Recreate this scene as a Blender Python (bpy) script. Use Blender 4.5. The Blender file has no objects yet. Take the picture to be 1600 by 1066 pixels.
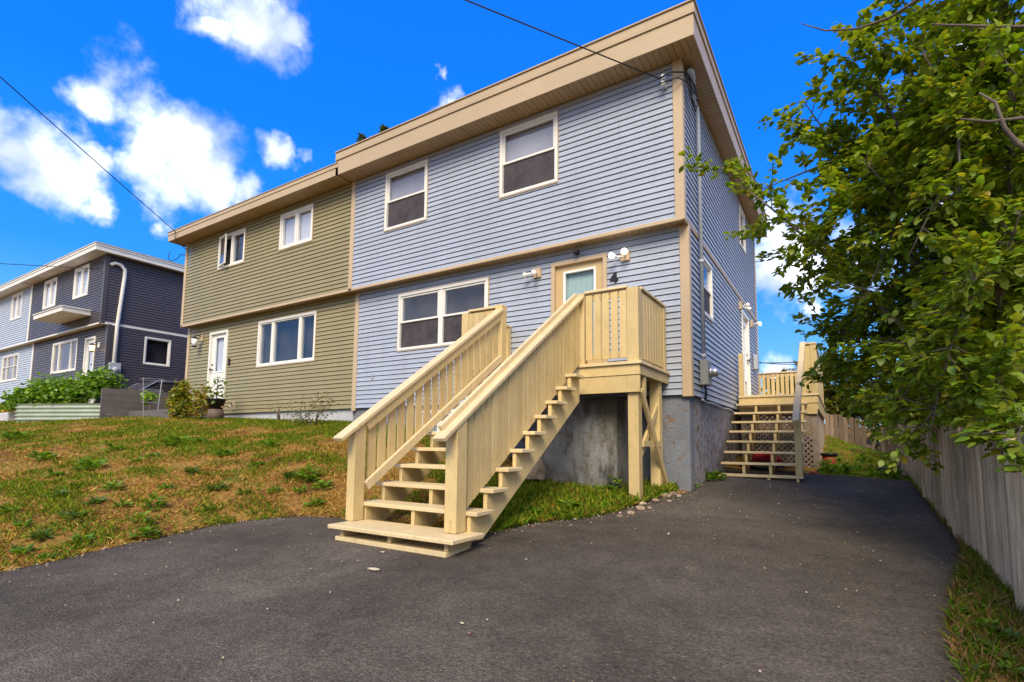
import bpy, bmesh, math, random
import numpy as np
from mathutils import Matrix, Vector, noise as mnoise
random.seed(7); rng = np.random.default_rng(11)
SC = bpy.context.scene; COL = SC.collection
R = math.radians

# ------------------------------------------------------------------ camera
CAM = Vector((1.88683, -7.78084, 0.69740))
F_PX, CX, CY = 807.76, 821.56, 617.56            # measured on the 1600 x 1066 photograph
YAW, PITCH, ROLL = R(31.396), R(5.279), R(0.441)
_f = Vector((-math.sin(YAW)*math.cos(PITCH), math.cos(YAW)*math.cos(PITCH), math.sin(PITCH)))
_r = Vector((math.cos(YAW), math.sin(YAW), 0)); _u = _r.cross(_f)
CR = _r*math.cos(ROLL) + _u*math.sin(ROLL); CU = -_r*math.sin(ROLL) + _u*math.cos(ROLL); CF = _f
cam = bpy.data.cameras.new('camera'); camo = bpy.data.objects.new('camera', cam); COL.objects.link(camo)
m = Matrix((CR, CU, -CF)).transposed().to_4x4(); m.translation = CAM; camo.matrix_world = m
cam.sensor_fit = 'HORIZONTAL'; cam.sensor_width = 36; cam.lens = F_PX/1600*36
cam.shift_x = (800-CX)/1600; cam.shift_y = (CY-533)/1600
cam.clip_start = 0.05; cam.clip_end = 2000
SC.camera = camo
def ray(px, py): return CR*((px-CX)/F_PX) - CU*((py-CY)/F_PX) + CF
def at(px, py, ax, val):
    d = ray(px, py); i = 'xyz'.index(ax); return CAM + d*((val-CAM[i])/d[i])

# ------------------------------------------------------------------ world / sun
TO_SUN = Vector((0.30, -0.66, 0.68)).normalized()
SUN_EL = math.asin(TO_SUN.z); SUN_AZ = math.atan2(TO_SUN.x, TO_SUN.y)
W = bpy.data.worlds.new('World'); SC.world = W; W.use_nodes = True
def build_world():
    nt = W.node_tree; N = nt.nodes; L = nt.links; N.clear()
    def new(t, **k):
        n = N.new(t)
        for a, b in k.items(): setattr(n, a, b)
        return n
    def math_(op, a, b=None, clamp=False):
        n = new('ShaderNodeMath', operation=op, use_clamp=clamp)
        for i, v in enumerate((a, b)):
            if v is None: continue
            if isinstance(v, (int, float)): n.inputs[i].default_value = v
            else: L.new(v, n.inputs[i])
        return n.outputs[0]
    sky = new('ShaderNodeTexSky', sky_type='NISHITA', sun_disc=False)
    sky.sun_elevation = SUN_EL; sky.sun_rotation = SUN_AZ; sky.air_density = 1.0; sky.dust_density = 0.0; sky.ozone_density = 4.0; sky.altitude = 0
    tc = new('ShaderNodeTexCoord'); d0 = tc.outputs['Generated']
    nrm = new('ShaderNodeVectorMath', operation='NORMALIZE'); L.new(d0, nrm.inputs[0]); D = nrm.outputs[0]
    sx = new('ShaderNodeSeparateXYZ'); L.new(D, sx.inputs[0])
    rp = new('ShaderNodeValToRGB'); L.new(sx.outputs['Z'], rp.inputs[0]); el = rp.color_ramp.elements
    el[0].position = 0.0; el[0].color = (.42, .74, 1.0, 1); el[1].position = 0.85; el[1].color = (.002, .15, .88, 1)
    for p_, c_ in ((.12, (.16, .52, 1.0, 1)), (.28, (.02, .31, 1.0, 1)), (.5, (.0, .21, .98, 1))):
        e_ = el.new(p_); e_.color = c_
    azs = new('ShaderNodeVectorMath', operation='SCALE'); L.new(rp.outputs[0], azs.inputs[0]); azs.inputs['Scale'].default_value = SKY/BG
    tint = new('ShaderNodeMix', data_type='RGBA'); tint.inputs[0].default_value = 0.93
    L.new(sky.outputs[0], tint.inputs[6]); L.new(azs.outputs[0], tint.inputs[7])
    # clouds: soft bodies at given directions, frayed by noise
    clouds = [(165,160,42),(205,165,55),(240,215,66),(285,252,62),(335,285,42),(255,300,42),(375,297,24),(200,262,36),
              (38,245,62),(92,278,50),(8,205,44),(122,255,26),(60,300,34),(390,18,52),(345,38,26),(440,28,28),(456,60,10),
              (445,266,20),(478,264,13),(145,325,22),(690,158,14),(683,118,9),(1215,345,38),(1200,412,52),(1240,432,34),
              (1240,375,44),(1262,478,16),(1225,578,26),(245,358,16),(1540,120,60),(1350,400,60),(1440,330,40)]
    nz = new('ShaderNodeTexNoise'); nz.inputs['Scale'].default_value = 5.0; nz.inputs['Detail'].default_value = 5; nz.inputs['Roughness'].default_value = 0.62
    L.new(D, nz.inputs['Vector'])
    cs = new('ShaderNodeVectorMath', operation='SUBTRACT'); L.new(nz.outputs['Color'], cs.inputs[0]); cs.inputs[1].default_value = (.5,.5,.5)
    sc_ = new('ShaderNodeVectorMath', operation='SCALE'); L.new(cs.outputs[0], sc_.inputs[0]); sc_.inputs['Scale'].default_value = 0.15
    ad = new('ShaderNodeVectorMath', operation='ADD'); L.new(D, ad.inputs[0]); L.new(sc_.outputs[0], ad.inputs[1]); DD = ad.outputs[0]
    cur = None
    for (px, py, r) in clouds:
        c = ray(px, py).normalized(); e = (ray(px+r, py).normalized()-c).length
        n = new('ShaderNodeVectorMath', operation='DISTANCE'); L.new(DD, n.inputs[0]); n.inputs[1].default_value = c
        v = math_('SUBTRACT', 1.0, math_('DIVIDE', n.outputs['Value'], e*1.75))
        cur = v if cur is None else math_('MAXIMUM', cur, v)
    # the rest of the sky: unseen cloud, made thicker to whiten the ambient light
    g = new('ShaderNodeTexNoise'); g.inputs['Scale'].default_value = 2.3; g.inputs['Detail'].default_value = 3; g.inputs['Roughness'].default_value = .55
    L.new(D, g.inputs['Vector'])
    gen = math_('MULTIPLY', math_('SUBTRACT', g.outputs['Fac'], 0.41), 5.0)
    dt = new('ShaderNodeVectorMath', operation='DOT_PRODUCT'); L.new(D, dt.inputs[0])
    cc = ray(800, 300).normalized(); dt.inputs[1].default_value = cc
    mr = new('ShaderNodeMapRange'); L.new(dt.outputs['Value'], mr.inputs['Value'])
    mr.inputs['From Min'].default_value = 0.42; mr.inputs['From Max'].default_value = 0.60; mr.inputs['To Min'].default_value = 0; mr.inputs['To Max'].default_value = -3
    gen = math_('ADD', gen, mr.outputs[0])
    fld = math_('MAXIMUM', cur, gen)
    n2 = new('ShaderNodeTexNoise'); n2.inputs['Scale'].default_value = 13; n2.inputs['Detail'].default_value = 6; n2.inputs['Roughness'].default_value = .6
    L.new(D, n2.inputs['Vector'])
    fr = math_('ADD', fld, math_('MULTIPLY', math_('SUBTRACT', n2.outputs['Fac'], 0.5), 1.9))
    mk = new('ShaderNodeMapRange', interpolation_type='SMOOTHSTEP'); L.new(fr, mk.inputs['Value'])
    mk.inputs['From Min'].default_value = 0.02; mk.inputs['From Max'].default_value = 1.0
    # cloud shade: soft lavender hollows
    n3 = new('ShaderNodeTexNoise'); n3.inputs['Scale'].default_value = 8; n3.inputs['Detail'].default_value = 5; L.new(D, n3.inputs['Vector'])
    cr = new('ShaderNodeValToRGB'); L.new(n3.outputs['Fac'], cr.inputs[0])
    cr.color_ramp.elements[0].position = .40; cr.color_ramp.elements[0].color = (.27, .31, .42, 1)
    cr.color_ramp.elements[1].position = .70; cr.color_ramp.elements[1].color = (.80, .81, .84, 1)
    cm = new('ShaderNodeMix', data_type='RGBA', blend_type='MULTIPLY'); cm.inputs[0].default_value = 1; L.new(cr.outputs[0], cm.inputs[6])
    cm.inputs[7].default_value = (CLOUD/BG, CLOUD/BG, CLOUD/BG, 1)
    mx = new('ShaderNodeMix', data_type='RGBA'); L.new(mk.outputs[0], mx.inputs[0]); L.new(tint.outputs[2], mx.inputs[6]); L.new(cm.outputs[2], mx.inputs[7])
    bg = new('ShaderNodeBackground'); bg.inputs['Strength'].default_value = BG; L.new(mx.outputs[2], bg.inputs['Color'])
    out = new('ShaderNodeOutputWorld'); L.new(bg.outputs[0], out.inputs[0])
BG = 0.12; SKY = 1.0; CLOUD = 2.5
build_world()
sun = bpy.data.lights.new('sun', 'SUN'); suno = bpy.data.objects.new('sun', sun); COL.objects.link(suno)
sun.energy = 4.1; sun.angle = R(30); sun.color = (1.0, 0.85, 0.60)
suno.rotation_euler = (-TO_SUN).to_track_quat('-Z', 'Y').to_euler(); suno.location = (10, -14, 14)
SC.view_settings.view_transform = 'Standard'; SC.view_settings.look = 'None'; SC.view_settings.exposure = 0.26; SC.view_settings.gamma = 1
SC.render.engine = 'CYCLES'; SC.cycles.use_denoising = True; SC.cycles.max_bounces = 6; SC.cycles.transparent_max_bounces = 8

# ------------------------------------------------------------------ helpers
WORLD_OF = {}
def link(o, parent=None, basis=None):
    COL.objects.link(o)
    b = basis or Matrix.Identity(4)
    if parent is not None:
        o.parent = parent; o.matrix_parent_inverse = WORLD_OF[parent.name].inverted()
    o.matrix_basis = b; WORLD_OF[o.name] = b.copy()
    return o
def tag(o, label, cat, group=None):
    o['label'] = label; o['category'] = cat
    if group: o['group'] = group
    return o
def thing(name, label, cat, loc, group=None):
    o = bpy.data.objects.new(name, None); o.empty_display_size = .2
    link(o, None, Matrix.Translation(Vector(loc))); return tag(o, label, cat, group)
class MB:
    def __init__(s): s.v = []; s.f = []; s.mi = []
    def add(s, vs, fs, mi=0):
        b = len(s.v); s.v += [tuple(v) for v in vs]; s.f += [tuple(i+b for i in f) for f in fs]; s.mi += [mi]*len(fs); return s
    def box(s, a, b, mi=0):
        (x0,y0,z0),(x1,y1,z1) = [min(p,q) for p,q in zip(a,b)],[max(p,q) for p,q in zip(a,b)]
        return s.add([(x0,y0,z0),(x1,y0,z0),(x1,y1,z0),(x0,y1,z0),(x0,y0,z1),(x1,y0,z1),(x1,y1,z1),(x0,y1,z1)],
            [(0,3,2,1),(4,5,6,7),(0,1,5,4),(1,2,6,5),(2,3,7,6),(3,0,4,7)], mi)
    def bar(s, p, q, w, h, up=(0,0,1), mi=0):
        # a straight timber from p to q, w sideways, h along 'up'
        p, q = Vector(p), Vector(q); d = (q-p).normalized(); sd = d.cross(Vector(up)).normalized()*(w/2); u = sd.cross(d).normalized()*(h/2)
        vs = [c+a*sd+b*u for c in (p, q) for a, b in ((-1,-1),(1,-1),(1,1),(-1,1))]
        return s.add(vs, [(0,1,2,3),(7,6,5,4),(0,4,5,1),(1,5,6,2),(2,6,7,3),(3,7,4,0)], mi)
    def prism(s, poly, ext, mi=0):
        # planar polygon (list of 3D points) extruded by vector ext
        n = len(poly); e = Vector(ext); vs = [Vector(p) for p in poly]; vs = vs+[v+e for v in vs]
        return s.add(vs, [tuple(range(n-1,-1,-1)), tuple(range(n,2*n))]+[(i,(i+1)%n,n+(i+1)%n,n+i) for i in range(n)], mi)
    def tube(s, pts, r, n=8, mi=0, cap=True):
        pts = [Vector(p) for p in pts]; rs = r if isinstance(r,(list,tuple)) else [r]*len(pts); rings = []; prev = None
        for i, p in enumerate(pts):
            d = (pts[min(i+1,len(pts)-1)]-pts[max(i-1,0)]).normalized()
            a = (prev if prev is not None else (Vector((0,0,1)) if abs(d.z) < .9 else Vector((1,0,0)))); a = (a-d*a.dot(d)).normalized(); prev = a; b = d.cross(a)
            rings.append([p+(a*math.cos(2*math.pi*k/n)+b*math.sin(2*math.pi*k/n))*rs[i] for k in range(n)])
        vs = [v for r_ in rings for v in r_]; fs = []
        for i in range(len(pts)-1):
            for k in range(n): fs.append((i*n+k, i*n+(k+1)%n, (i+1)*n+(k+1)%n, (i+1)*n+k))
        if cap: fs += [tuple(range(n-1,-1,-1)), tuple((len(pts)-1)*n+k for k in range(n))]
        return s.add(vs, fs, mi)
    def lathe(s, c, prof, n=16, axis='z', mi=0):
        # prof: list of (radius, height) along axis from c
        vs = []; 
        for r_, h in prof:
            for k in range(n):
                a = 2*math.pi*k/n; u, w = r_*math.cos(a), r_*math.sin(a)
                vs.append({'z':(c[0]+u,c[1]+w,c[2]+h),'y':(c[0]+u,c[1]+h,c[2]-w),'x':(c[0]+h,c[1]+u,c[2]+w)}[axis])
        fs = [(i*n+k, i*n+(k+1)%n, (i+1)*n+(k+1)%n, (i+1)*n+k) for i in range(len(prof)-1) for k in range(n)]
        fs += [tuple(range(n-1,-1,-1)), tuple((len(prof)-1)*n+k for k in range(n))]
        return s.add(vs, fs, mi)
    def mesh(s, name, mats, smooth=False):
        me = bpy.data.meshes.new(name); me.from_pydata(s.v, [], s.f)
        for mt in (mats if isinstance(mats,(list,tuple)) else [mats]): me.materials.append(mt)
        if any(s.mi): me.polygons.foreach_set('material_index', s.mi)
        if smooth: me.polygons.foreach_set('use_smooth', [True]*len(s.f))
        me.update(); return me
    def build(s, name, mats, parent=None, basis=None, smooth=False, bevel=0):
        me = s.mesh(name, mats, smooth)
        bm = bmesh.new(); bm.from_mesh(me); bmesh.ops.recalc_face_normals(bm, faces=bm.faces)
        if bevel: bmesh.ops.bevel(bm, geom=bm.edges[:], offset=bevel, segments=1, affect='EDGES')
        bm.to_mesh(me); bm.free()
        return link(bpy.data.objects.new(name, me), parent, basis)
def box(name, a, b, mt, parent=None, basis=None, bevel=0): return MB().box(a,b).build(name, mt, parent, basis, bevel=bevel)
def np_mesh(name, V, Fq, mats, attr=None, smooth=False):
    me = bpy.data.meshes.new(name); V = np.asarray(V, np.float32); Fq = np.asarray(Fq, np.int32); k = Fq.shape[1]
    me.vertices.add(len(V)); me.vertices.foreach_set('co', V.ravel()); me.loops.add(Fq.size); me.loops.foreach_set('vertex_index', Fq.ravel())
    me.polygons.add(len(Fq)); me.polygons.foreach_set('loop_start', np.arange(0, Fq.size, k, dtype=np.int32))
    try: me.polygons.foreach_set('loop_total', np.full(len(Fq), k, np.int32))
    except Exception: pass
    if attr is not None:
        ca = me.color_attributes.new('tone', 'FLOAT_COLOR', 'POINT'); ca.data.foreach_set('color', np.asarray(attr, np.float32).ravel())
    for mt in (mats if isinstance(mats,(list,tuple)) else [mats]): me.materials.append(mt)
    if smooth: me.polygons.foreach_set('use_smooth', np.ones(len(Fq), bool))
    me.update(calc_edges=True); me.validate(); return me

# ------------------------------------------------------------------ materials
class NT:
    def __init__(s, name):
        s.m = bpy.data.materials.new(name); s.m.use_nodes = True; s.n = s.m.node_tree.nodes; s.l = s.m.node_tree.links
        s.b = s.n['Principled BSDF']; s.out = s.n['Material Output']
        s.pos = s.n.new('ShaderNodeNewGeometry').outputs['Position']
    def node(s, t, **k):
        n = s.n.new(t)
        for a, b in k.items(): setattr(n, a, b)
        return n
    def scaled(s, st):
        if st == (1,1,1): return s.pos
        v = s.node('ShaderNodeVectorMath', operation='MULTIPLY'); s.l.new(s.pos, v.inputs[0]); v.inputs[1].default_value = st; return v.outputs[0]
    def noise(s, scale, detail=4, rough=.55, st=(1,1,1), dist=0):
        n = s.node('ShaderNodeTexNoise'); n.inputs['Scale'].default_value = scale; n.inputs['Detail'].default_value = detail; n.inputs['Roughness'].default_value = rough
        n.inputs['Distortion'].default_value = dist; s.l.new(s.scaled(st), n.inputs['Vector']); return n.outputs['Fac']
    def ramp(s, x, stops):
        n = s.node('ShaderNodeValToRGB'); s.l.new(x, n.inputs[0]); e = n.color_ramp.elements
        e[0].position = stops[0][0]; e[1].position = stops[-1][0]
        def c4(c): return (*c, 1) if isinstance(c, tuple) else (c, c, c, 1)
        e[0].color = c4(stops[0][1]); e[1].color = c4(stops[-1][1])
        for p, c in stops[1:-1]: q = e.new(p); q.color = c4(c)
        return n.outputs[0]
    def mix(s, f, a, b, mode='MIX'):
        n = s.node('ShaderNodeMix', data_type='RGBA', blend_type=mode)
        for i, v in ((0, f), (6, a), (7, b)):
            if isinstance(v, (int, float)): n.inputs[i].default_value = v if i == 0 else (v, v, v, 1)
            elif isinstance(v, tuple): n.inputs[i].default_value = (*v, 1)
            else: s.l.new(v, n.inputs[i])
        return n.outputs[2]
    def rnd(s, amt):
        o = s.node('ShaderNodeObjectInfo'); m = s.node('ShaderNodeMapRange'); s.l.new(o.outputs['Random'], m.inputs[0])
        m.inputs['To Min'].default_value = 1-amt; m.inputs['To Max'].default_value = 1+amt; return m.outputs[0]
    def bump(s, h, strength, dist=.01):
        n = s.node('ShaderNodeBump'); n.inputs['Strength'].default_value = strength; n.inputs['Distance'].default_value = dist; s.l.new(h, n.inputs['Height']); s.l.new(n.outputs[0], s.b.inputs['Normal'])
    def done(s, col=None, rough=.6, spec=.35):
        if col is not None:
            if isinstance(col, tuple): s.b.inputs['Base Color'].default_value = (*col, 1)
            else: s.l.new(col, s.b.inputs['Base Color'])
        if isinstance(rough, (int, float)): s.b.inputs['Roughness'].default_value = rough
        else: s.l.new(rough, s.b.inputs['Roughness'])
        s.b.inputs['Specular IOR Level'].default_value = spec
        return s.m
def scl(c, k): return tuple(min(1, v*k) for v in c)
def pmat(name, c, rough=.55, var=.12, scale=3, st=(1,1,1), bump=0, bscale=60, bst=(1,1,1), rnd=0, spec=.35, dirt=None, dirt_amt=.35, dscale=2.2, dst=(1,1,1), metal=0):
    t = NT(name); n = t.noise(scale, 4, .6, st)
    col = t.ramp(n, [(.3, scl(c, 1-var)), (.7, scl(c, 1+var))])
    if dirt:
        k = t.ramp(t.noise(dscale, 7, .7, dst), [(.5, 0.0), (.72, 1.0)])
        f = t.node('ShaderNodeMath', operation='MULTIPLY'); t.l.new(k, f.inputs[0]); f.inputs[1].default_value = dirt_amt
        col = t.mix(f.outputs[0], col, dirt)
    if rnd: col = t.mix(1.0, col, t.rnd(rnd), 'MULTIPLY')
    if bump: t.bump(t.noise(bscale, 3, .6, bst), bump, .004)
    t.b.inputs['Metallic'].default_value = metal
    return t.done(col, rough, spec)
M = {}
def siding_mat(name, c, dirt):
    return pmat(name, c, .42, .05, 1.3, rnd=.035, bump=.25, bscale=30, bst=(.6,.6,9), spec=.4, dirt=dirt, dirt_amt=.32, dscale=1.3, dst=(3.5,3.5,.35))
M['blue'] = siding_mat('blue_vinyl', (.338,.378,.462), (.25,.24,.25))
M['olive'] = siding_mat('olive_vinyl', (.262,.228,.115), (.20,.17,.10))
M['dark'] = siding_mat('charcoal_vinyl', (.062,.055,.066), (.06,.05,.05))
M['pale'] = siding_mat('pale_blue_vinyl', (.40,.46,.55), (.30,.33,.38))
M['backing'] = pmat('wall_backing', (.05,.05,.055), .9)
M['trim'] = pmat('tan_metal_trim', (.49,.37,.235), .45, .05, 1.5, bump=.1, bscale=8, dirt=(.30,.22,.14), dirt_amt=.25)
M['fascia'] = pmat('tan_fascia', (.45,.345,.215), .45, .05, .8, bump=.12, bscale=4, dirt=(.30,.23,.15), dirt_amt=.3, dst=(1,1,4))
M['soffit'] = pmat('tan_soffit', (.40,.285,.165), .5, .05, 2, rnd=.05, dirt=(.22,.16,.10), dirt_amt=.3)
M['white'] = pmat('white_vinyl_frame', (.74,.72,.67), .35, .03, 3, dirt=(.5,.47,.40), dirt_amt=.2)
M['whitefascia'] = pmat('white_fascia', (.70,.68,.63), .45, .05, 2, dirt=(.45,.43,.38), dirt_amt=.3)
M['roof'] = pmat('roof_felt', (.06,.06,.06), .9, .2, 4)
def wood_paint(name, c):
    t = NT(name); a = t.noise(2.2, 5, .6); b = t.noise(26, 3, .6, (3,3,.35))
    col = t.mix(t.ramp(a, [(.35, 0.0), (.68, 1.0)]), scl(c, .90), scl(c, 1.06))
    worn = t.ramp(t.noise(9, 8, .75, (1.5,1.5,.6)), [(.57, 0.0), (.72, .9)])
    col = t.mix(worn, col, (c[0]*.58, c[1]*.50, c[2]*.42)); col = t.mix(1.0, col, t.ramp(b, [(.3,.90),(.7,1.06)]), 'MULTIPLY'); col = t.mix(1.0, col, t.rnd(.08), 'MULTIPLY')
    t.bump(b, .5, .004); return t.done(col, .5, .3)
M['cream'] = wood_paint('cream_painted_wood', (.60,.455,.215))
M['creamlite'] = wood_paint('pale_cream_painted_wood', (.68,.54,.31))
M['door'] = pmat('tan_door_paint', (.52,.375,.185), .4, .04, 2)
M['glassframe'] = pmat('white_lite_frame', (.78,.78,.76), .35, .02)
def glass_mat(name, ior=1.9, tint=(.9,.92,.95)):
    t = NT(name); t.n.remove(t.b)
    fr = t.node('ShaderNodeFresnel'); fr.inputs['IOR'].default_value = ior
    tr = t.node('ShaderNodeBsdfTransparent'); tr.inputs[0].default_value = (*tint, 1)
    gl = t.node('ShaderNodeBsdfGlossy'); gl.inputs['Roughness'].default_value = .02; gl.inputs[0].default_value = (.95,.95,1,1)
    bn = t.node('ShaderNodeBump'); bn.inputs['Strength'].default_value = .04; bn.inputs['Distance'].default_value = .02; t.l.new(t.noise(2.5, 2), bn.inputs['Height']); t.l.new(bn.outputs[0], gl.inputs['Normal'])
    geo = t.node('ShaderNodeNewGeometry'); inv = t.node('ShaderNodeMath', operation='SUBTRACT'); inv.inputs[0].default_value = 1; t.l.new(geo.outputs['Backfacing'], inv.inputs[1])
    mu = t.node('ShaderNodeMath', operation='MULTIPLY'); t.l.new(fr.outputs[0], mu.inputs[0]); t.l.new(inv.outputs[0], mu.inputs[1])
    mx = t.node('ShaderNodeMixShader'); t.l.new(mu.outputs[0], mx.inputs[0]); t.l.new(tr.outputs[0], mx.inputs[1]); t.l.new(gl.outputs[0], mx.inputs[2]); t.l.new(mx.outputs[0], t.out.inputs[0]); return t.m
M['glass'] = glass_mat('window_glass', 1.75); M['doorglass'] = glass_mat('door_glass', 1.35)
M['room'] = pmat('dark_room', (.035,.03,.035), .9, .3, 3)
M['blind'] = pmat('grey_blind', (.37,.345,.38), .8, .06, 2)
M['curtain'] = pmat('white_curtain', (.62,.63,.68), .8, .08, 3, st=(12,12,.2))
M['greencurtain'] = pmat('pale_green_curtain', (.42,.55,.50), .8, .12, 3, st=(14,14,.3))
M['screen'] = pmat('insect_screen', (.050,.042,.048), .75, .35, 4, dirt=(.10,.08,.09), dirt_amt=.5, dscale=5)
def concrete_paint(name, c, peel, amt, green=0.0):
    t = NT(name); col = t.ramp(t.noise(1.7, 6, .65), [(.3, scl(c,.78)), (.7, scl(c,1.1))])
    p = t.ramp(t.noise(7, 9, .78, (1,1,1.3)), [(amt, 0.0), (amt+.05, 1.0)]); col = t.mix(p, col, t.ramp(t.noise(16, 5), [(.3, scl(peel,.6)), (.7, scl(peel,1.25))]))
    if green:
        sep = t.node('ShaderNodeSeparateXYZ'); t.l.new(t.pos, sep.inputs[0])
        g = t.ramp(t.noise(1.3, 7, .72, (1.3,1.3,.45)), [(.43, 0.0), (.56, green*.85)]); col = t.mix(g, col, (.075,.06,.028))
        g2 = t.ramp(t.noise(2.0, 7, .72, (1.4,1.4,.5)), [(.50, 0.0), (.64, .85)]); col = t.mix(g2, col, (.02,.018,.014))
    h = t.noise(38, 8, .72); t.bump(h, 1.0, .02); return t.done(col, .85, .2)
M['found'] = concrete_paint('painted_concrete', (.21,.23,.27), (.22,.135,.08), .56)
M['foundside'] = concrete_paint('weathered_painted_concrete', (.32,.315,.335), (.23,.16,.125), .50)
M['stoop'] = concrete_paint('stained_concrete', (.25,.25,.245), (.20,.15,.09), .57, .95)
M['foundgrey'] = pmat('pale_grey_parging', (.44,.45,.47), .85, .14, 3, bump=.4, bscale=20)
M['oldwood'] = pmat('weathered_brown_wood', (.13,.095,.07), .85, .3, 6, st=(6,6,.5), bump=.5, bscale=30, bst=(4,4,.4))
M['lattice'] = pmat('weathered_lattice_wood', (.25,.20,.16), .85, .25, 8, bump=.4)
M['black'] = pmat('black_metal', (.012,.012,.013), .45, .1)
M['rubber'] = pmat('black_cable', (.014,.014,.015), .6, .1)
M['steel'] = pmat('galvanised_steel', (.55,.55,.56), .35, .1, 8, metal=.8)
M['greybox'] = pmat('grey_enamel', (.23,.235,.225), .45, .06, 5)
M['pvc'] = pmat('grey_pvc', (.37,.40,.45), .45, .06, 5)
M['lampglass'] = pmat('frosted_bulb', (.80,.80,.76), .25, .03)
def lamp_mat(name, c, e):
    t = NT(name); t.b.inputs['Emission Color'].default_value = (*c, 1); t.b.inputs['Emission Strength'].default_value = e; return t.done((.8,.8,.75), .3)
M['lit'] = lamp_mat('lit_bulb', (1,.97,.88), 3.0)
M['warmlit'] = lamp_mat('warm_lit_bulb', (1,.62,.22), 2.0)
def leaf_mat(name, trans=.35, gloss=True):
    t = NT(name); ca = t.node('ShaderNodeVertexColor'); ca.layer_name = 'tone'
    t.n.remove(t.b); df = t.node('ShaderNodeBsdfDiffuse'); tl = t.node('ShaderNodeBsdfTranslucent')
    col = t.mix(1.0, ca.outputs[0], t.ramp(t.noise(30, 3), [(.3,.85),(.7,1.12)]), 'MULTIPLY')
    t.l.new(col, df.inputs[0]); t.l.new(t.mix(1.0, col, (1.5,1.4,.5), 'MULTIPLY'), tl.inputs[0])
    a = t.node('ShaderNodeMixShader'); a.inputs[0].default_value = trans; t.l.new(df.outputs[0], a.inputs[1]); t.l.new(tl.outputs[0], a.inputs[2]); sh = a.outputs[0]
    if gloss:
        gl = t.node('ShaderNodeBsdfGlossy'); gl.inputs['Roughness'].default_value = .45; gl.inputs[0].default_value = (.8,.85,.7,1)
        b = t.node('ShaderNodeMixShader'); b.inputs[0].default_value = .035; t.l.new(sh, b.inputs[1]); t.l.new(gl.outputs[0], b.inputs[2]); sh = b.outputs[0]
    t.l.new(sh, t.out.inputs[0]); return t.m
M['leaf'] = leaf_mat('leaf', .45); M['grass'] = leaf_mat('grass_blade', .25, False)
M['bark'] = pmat('grey_bark', (.115,.09,.075), .9, .3, 10, st=(1,1,.4), bump=.8, bscale=40)
def asphalt_mat():
    t = NT('asphalt'); big = t.noise(.55, 5, .6, dist=.6); mid = t.noise(5, 5, .6); fine = t.noise(42, 5, .78)
    col = t.ramp(big, [(.30, (.062,.051,.039)), (.50, (.094,.078,.060)), (.70, (.140,.118,.091))])
    col = t.mix(.7, col, t.ramp(mid, [(.3, .72), (.7, 1.25)]), 'MULTIPLY')
    col = t.mix(1.0, col, t.ramp(fine, [(.32, .50), (.5, .95), (.66, 1.6)]), 'MULTIPLY')
    for sc, thr, hi in ((38, .80, .85), (85, .62, .8)):
        v = t.node('ShaderNodeTexVoronoi'); v.inputs['Scale'].default_value = sc; t.l.new(t.pos, v.inputs['Vector'])
        vs = t.node('ShaderNodeSeparateColor'); t.l.new(v.outputs['Color'], vs.inputs[0])
        a = t.ramp(v.outputs['Distance'], [(.14, 1.0), (.30, 0.0)]); b = t.ramp(vs.outputs[0], [(thr, 0.0), (thr+.12, hi)])
        col = t.mix(t.mix(1.0, a, b, 'MULTIPLY'), col, t.ramp(vs.outputs[1], [(0.0, (.09,.072,.055)), (1.0, (.30,.26,.21))]))
    st = t.ramp(t.noise(1.1, 4, .6, dist=1.2), [(.60, 0.0), (.72, .5)]); col = t.mix(st, col, t.mix(1.0, col, .5, 'MULTIPLY'))
    h = t.mix(.5, t.noise(45, 5, .8), v.outputs['Distance']); t.bump(h, 1.0, .02); return t.done(col, .88, .2)
M['asphalt'] = asphalt_mat()
def soil_mat():
    t = NT('turf_soil'); a = t.noise(1.6, 7, .68, dist=.5); b = t.noise(.55, 4, .6); c = t.noise(22, 5, .7)
    col = t.ramp(a, [(.30, (.045,.026,.014)), (.43, (.17,.085,.026)), (.52, (.28,.155,.038)), (.62, (.13,.12,.02)), (.74, (.07,.10,.014))])
    col = t.mix(.85, col, t.ramp(c, [(.28, .45), (.7, 1.5)]), 'MULTIPLY'); t.bump(c, .9, .03); return t.done(col, .95, .1)
M['soil'] = soil_mat()

# ------------------------------------------------------------------ terrain
def drive_z(x, y): return (.07*y if y < 0 else .1*y) - .045*max(x, 0)
CP = [(-5,-6,-.28),(-5,-4.5,-.08),(-5,-3,.22),(-5,-1.5,.58),(-5,0,.88),(-7.5,0,1.12),(-7.5,-2,.80),(-7.5,-4,.36),(-7.5,-6,-.04),(-7.5,-9,-.5),
      (-10,0,1.2),(-10,-2,1.0),(-10,-4,.55),(-10,-6,.12),(-10,-9,-.42),(-14,0,1.3),(-14,-2,1.24),(-14,-4,.8),(-14,-7,.1),(-18,-1.5,1.34),(-18,-4,.85),(-17,3,1.32),(-18,7,1.5),
      (-23,0,2.05),(-27,0,2.1),(-23,-4,1.0),(-30,-1,2.1),(-30,-6,.9),(-20,-8,.0),(-3.4,-.1,.50),(-3,-1.5,.26),(-3,-3,-.12),(-2,-1,.10),(-1,-.9,.04),(-1.6,-2,-.04),
      (-.4,-.3,.04),(-.4,-1.3,-.05),(1.5,4.0,.24),(2.8,3.6,.16),(1.5,10,1.0),(3.1,10,.32),(3,6,.22),(1.5,6.5,.52),(0,9,1.1),(-3,10,1.4),(-8,10,1.6),(-14,10,1.6),
      (4,0,-.1),(6,-5,-.4),(4,8,.35),(8,3,.0),(3.4,-4,-.42),(3.2,-2.2,-.28),(3.3,0,-.12),(3.2,2.5,.13),(6,14,.9),(-2,16,1.6),(-20,14,1.8)]
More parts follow.
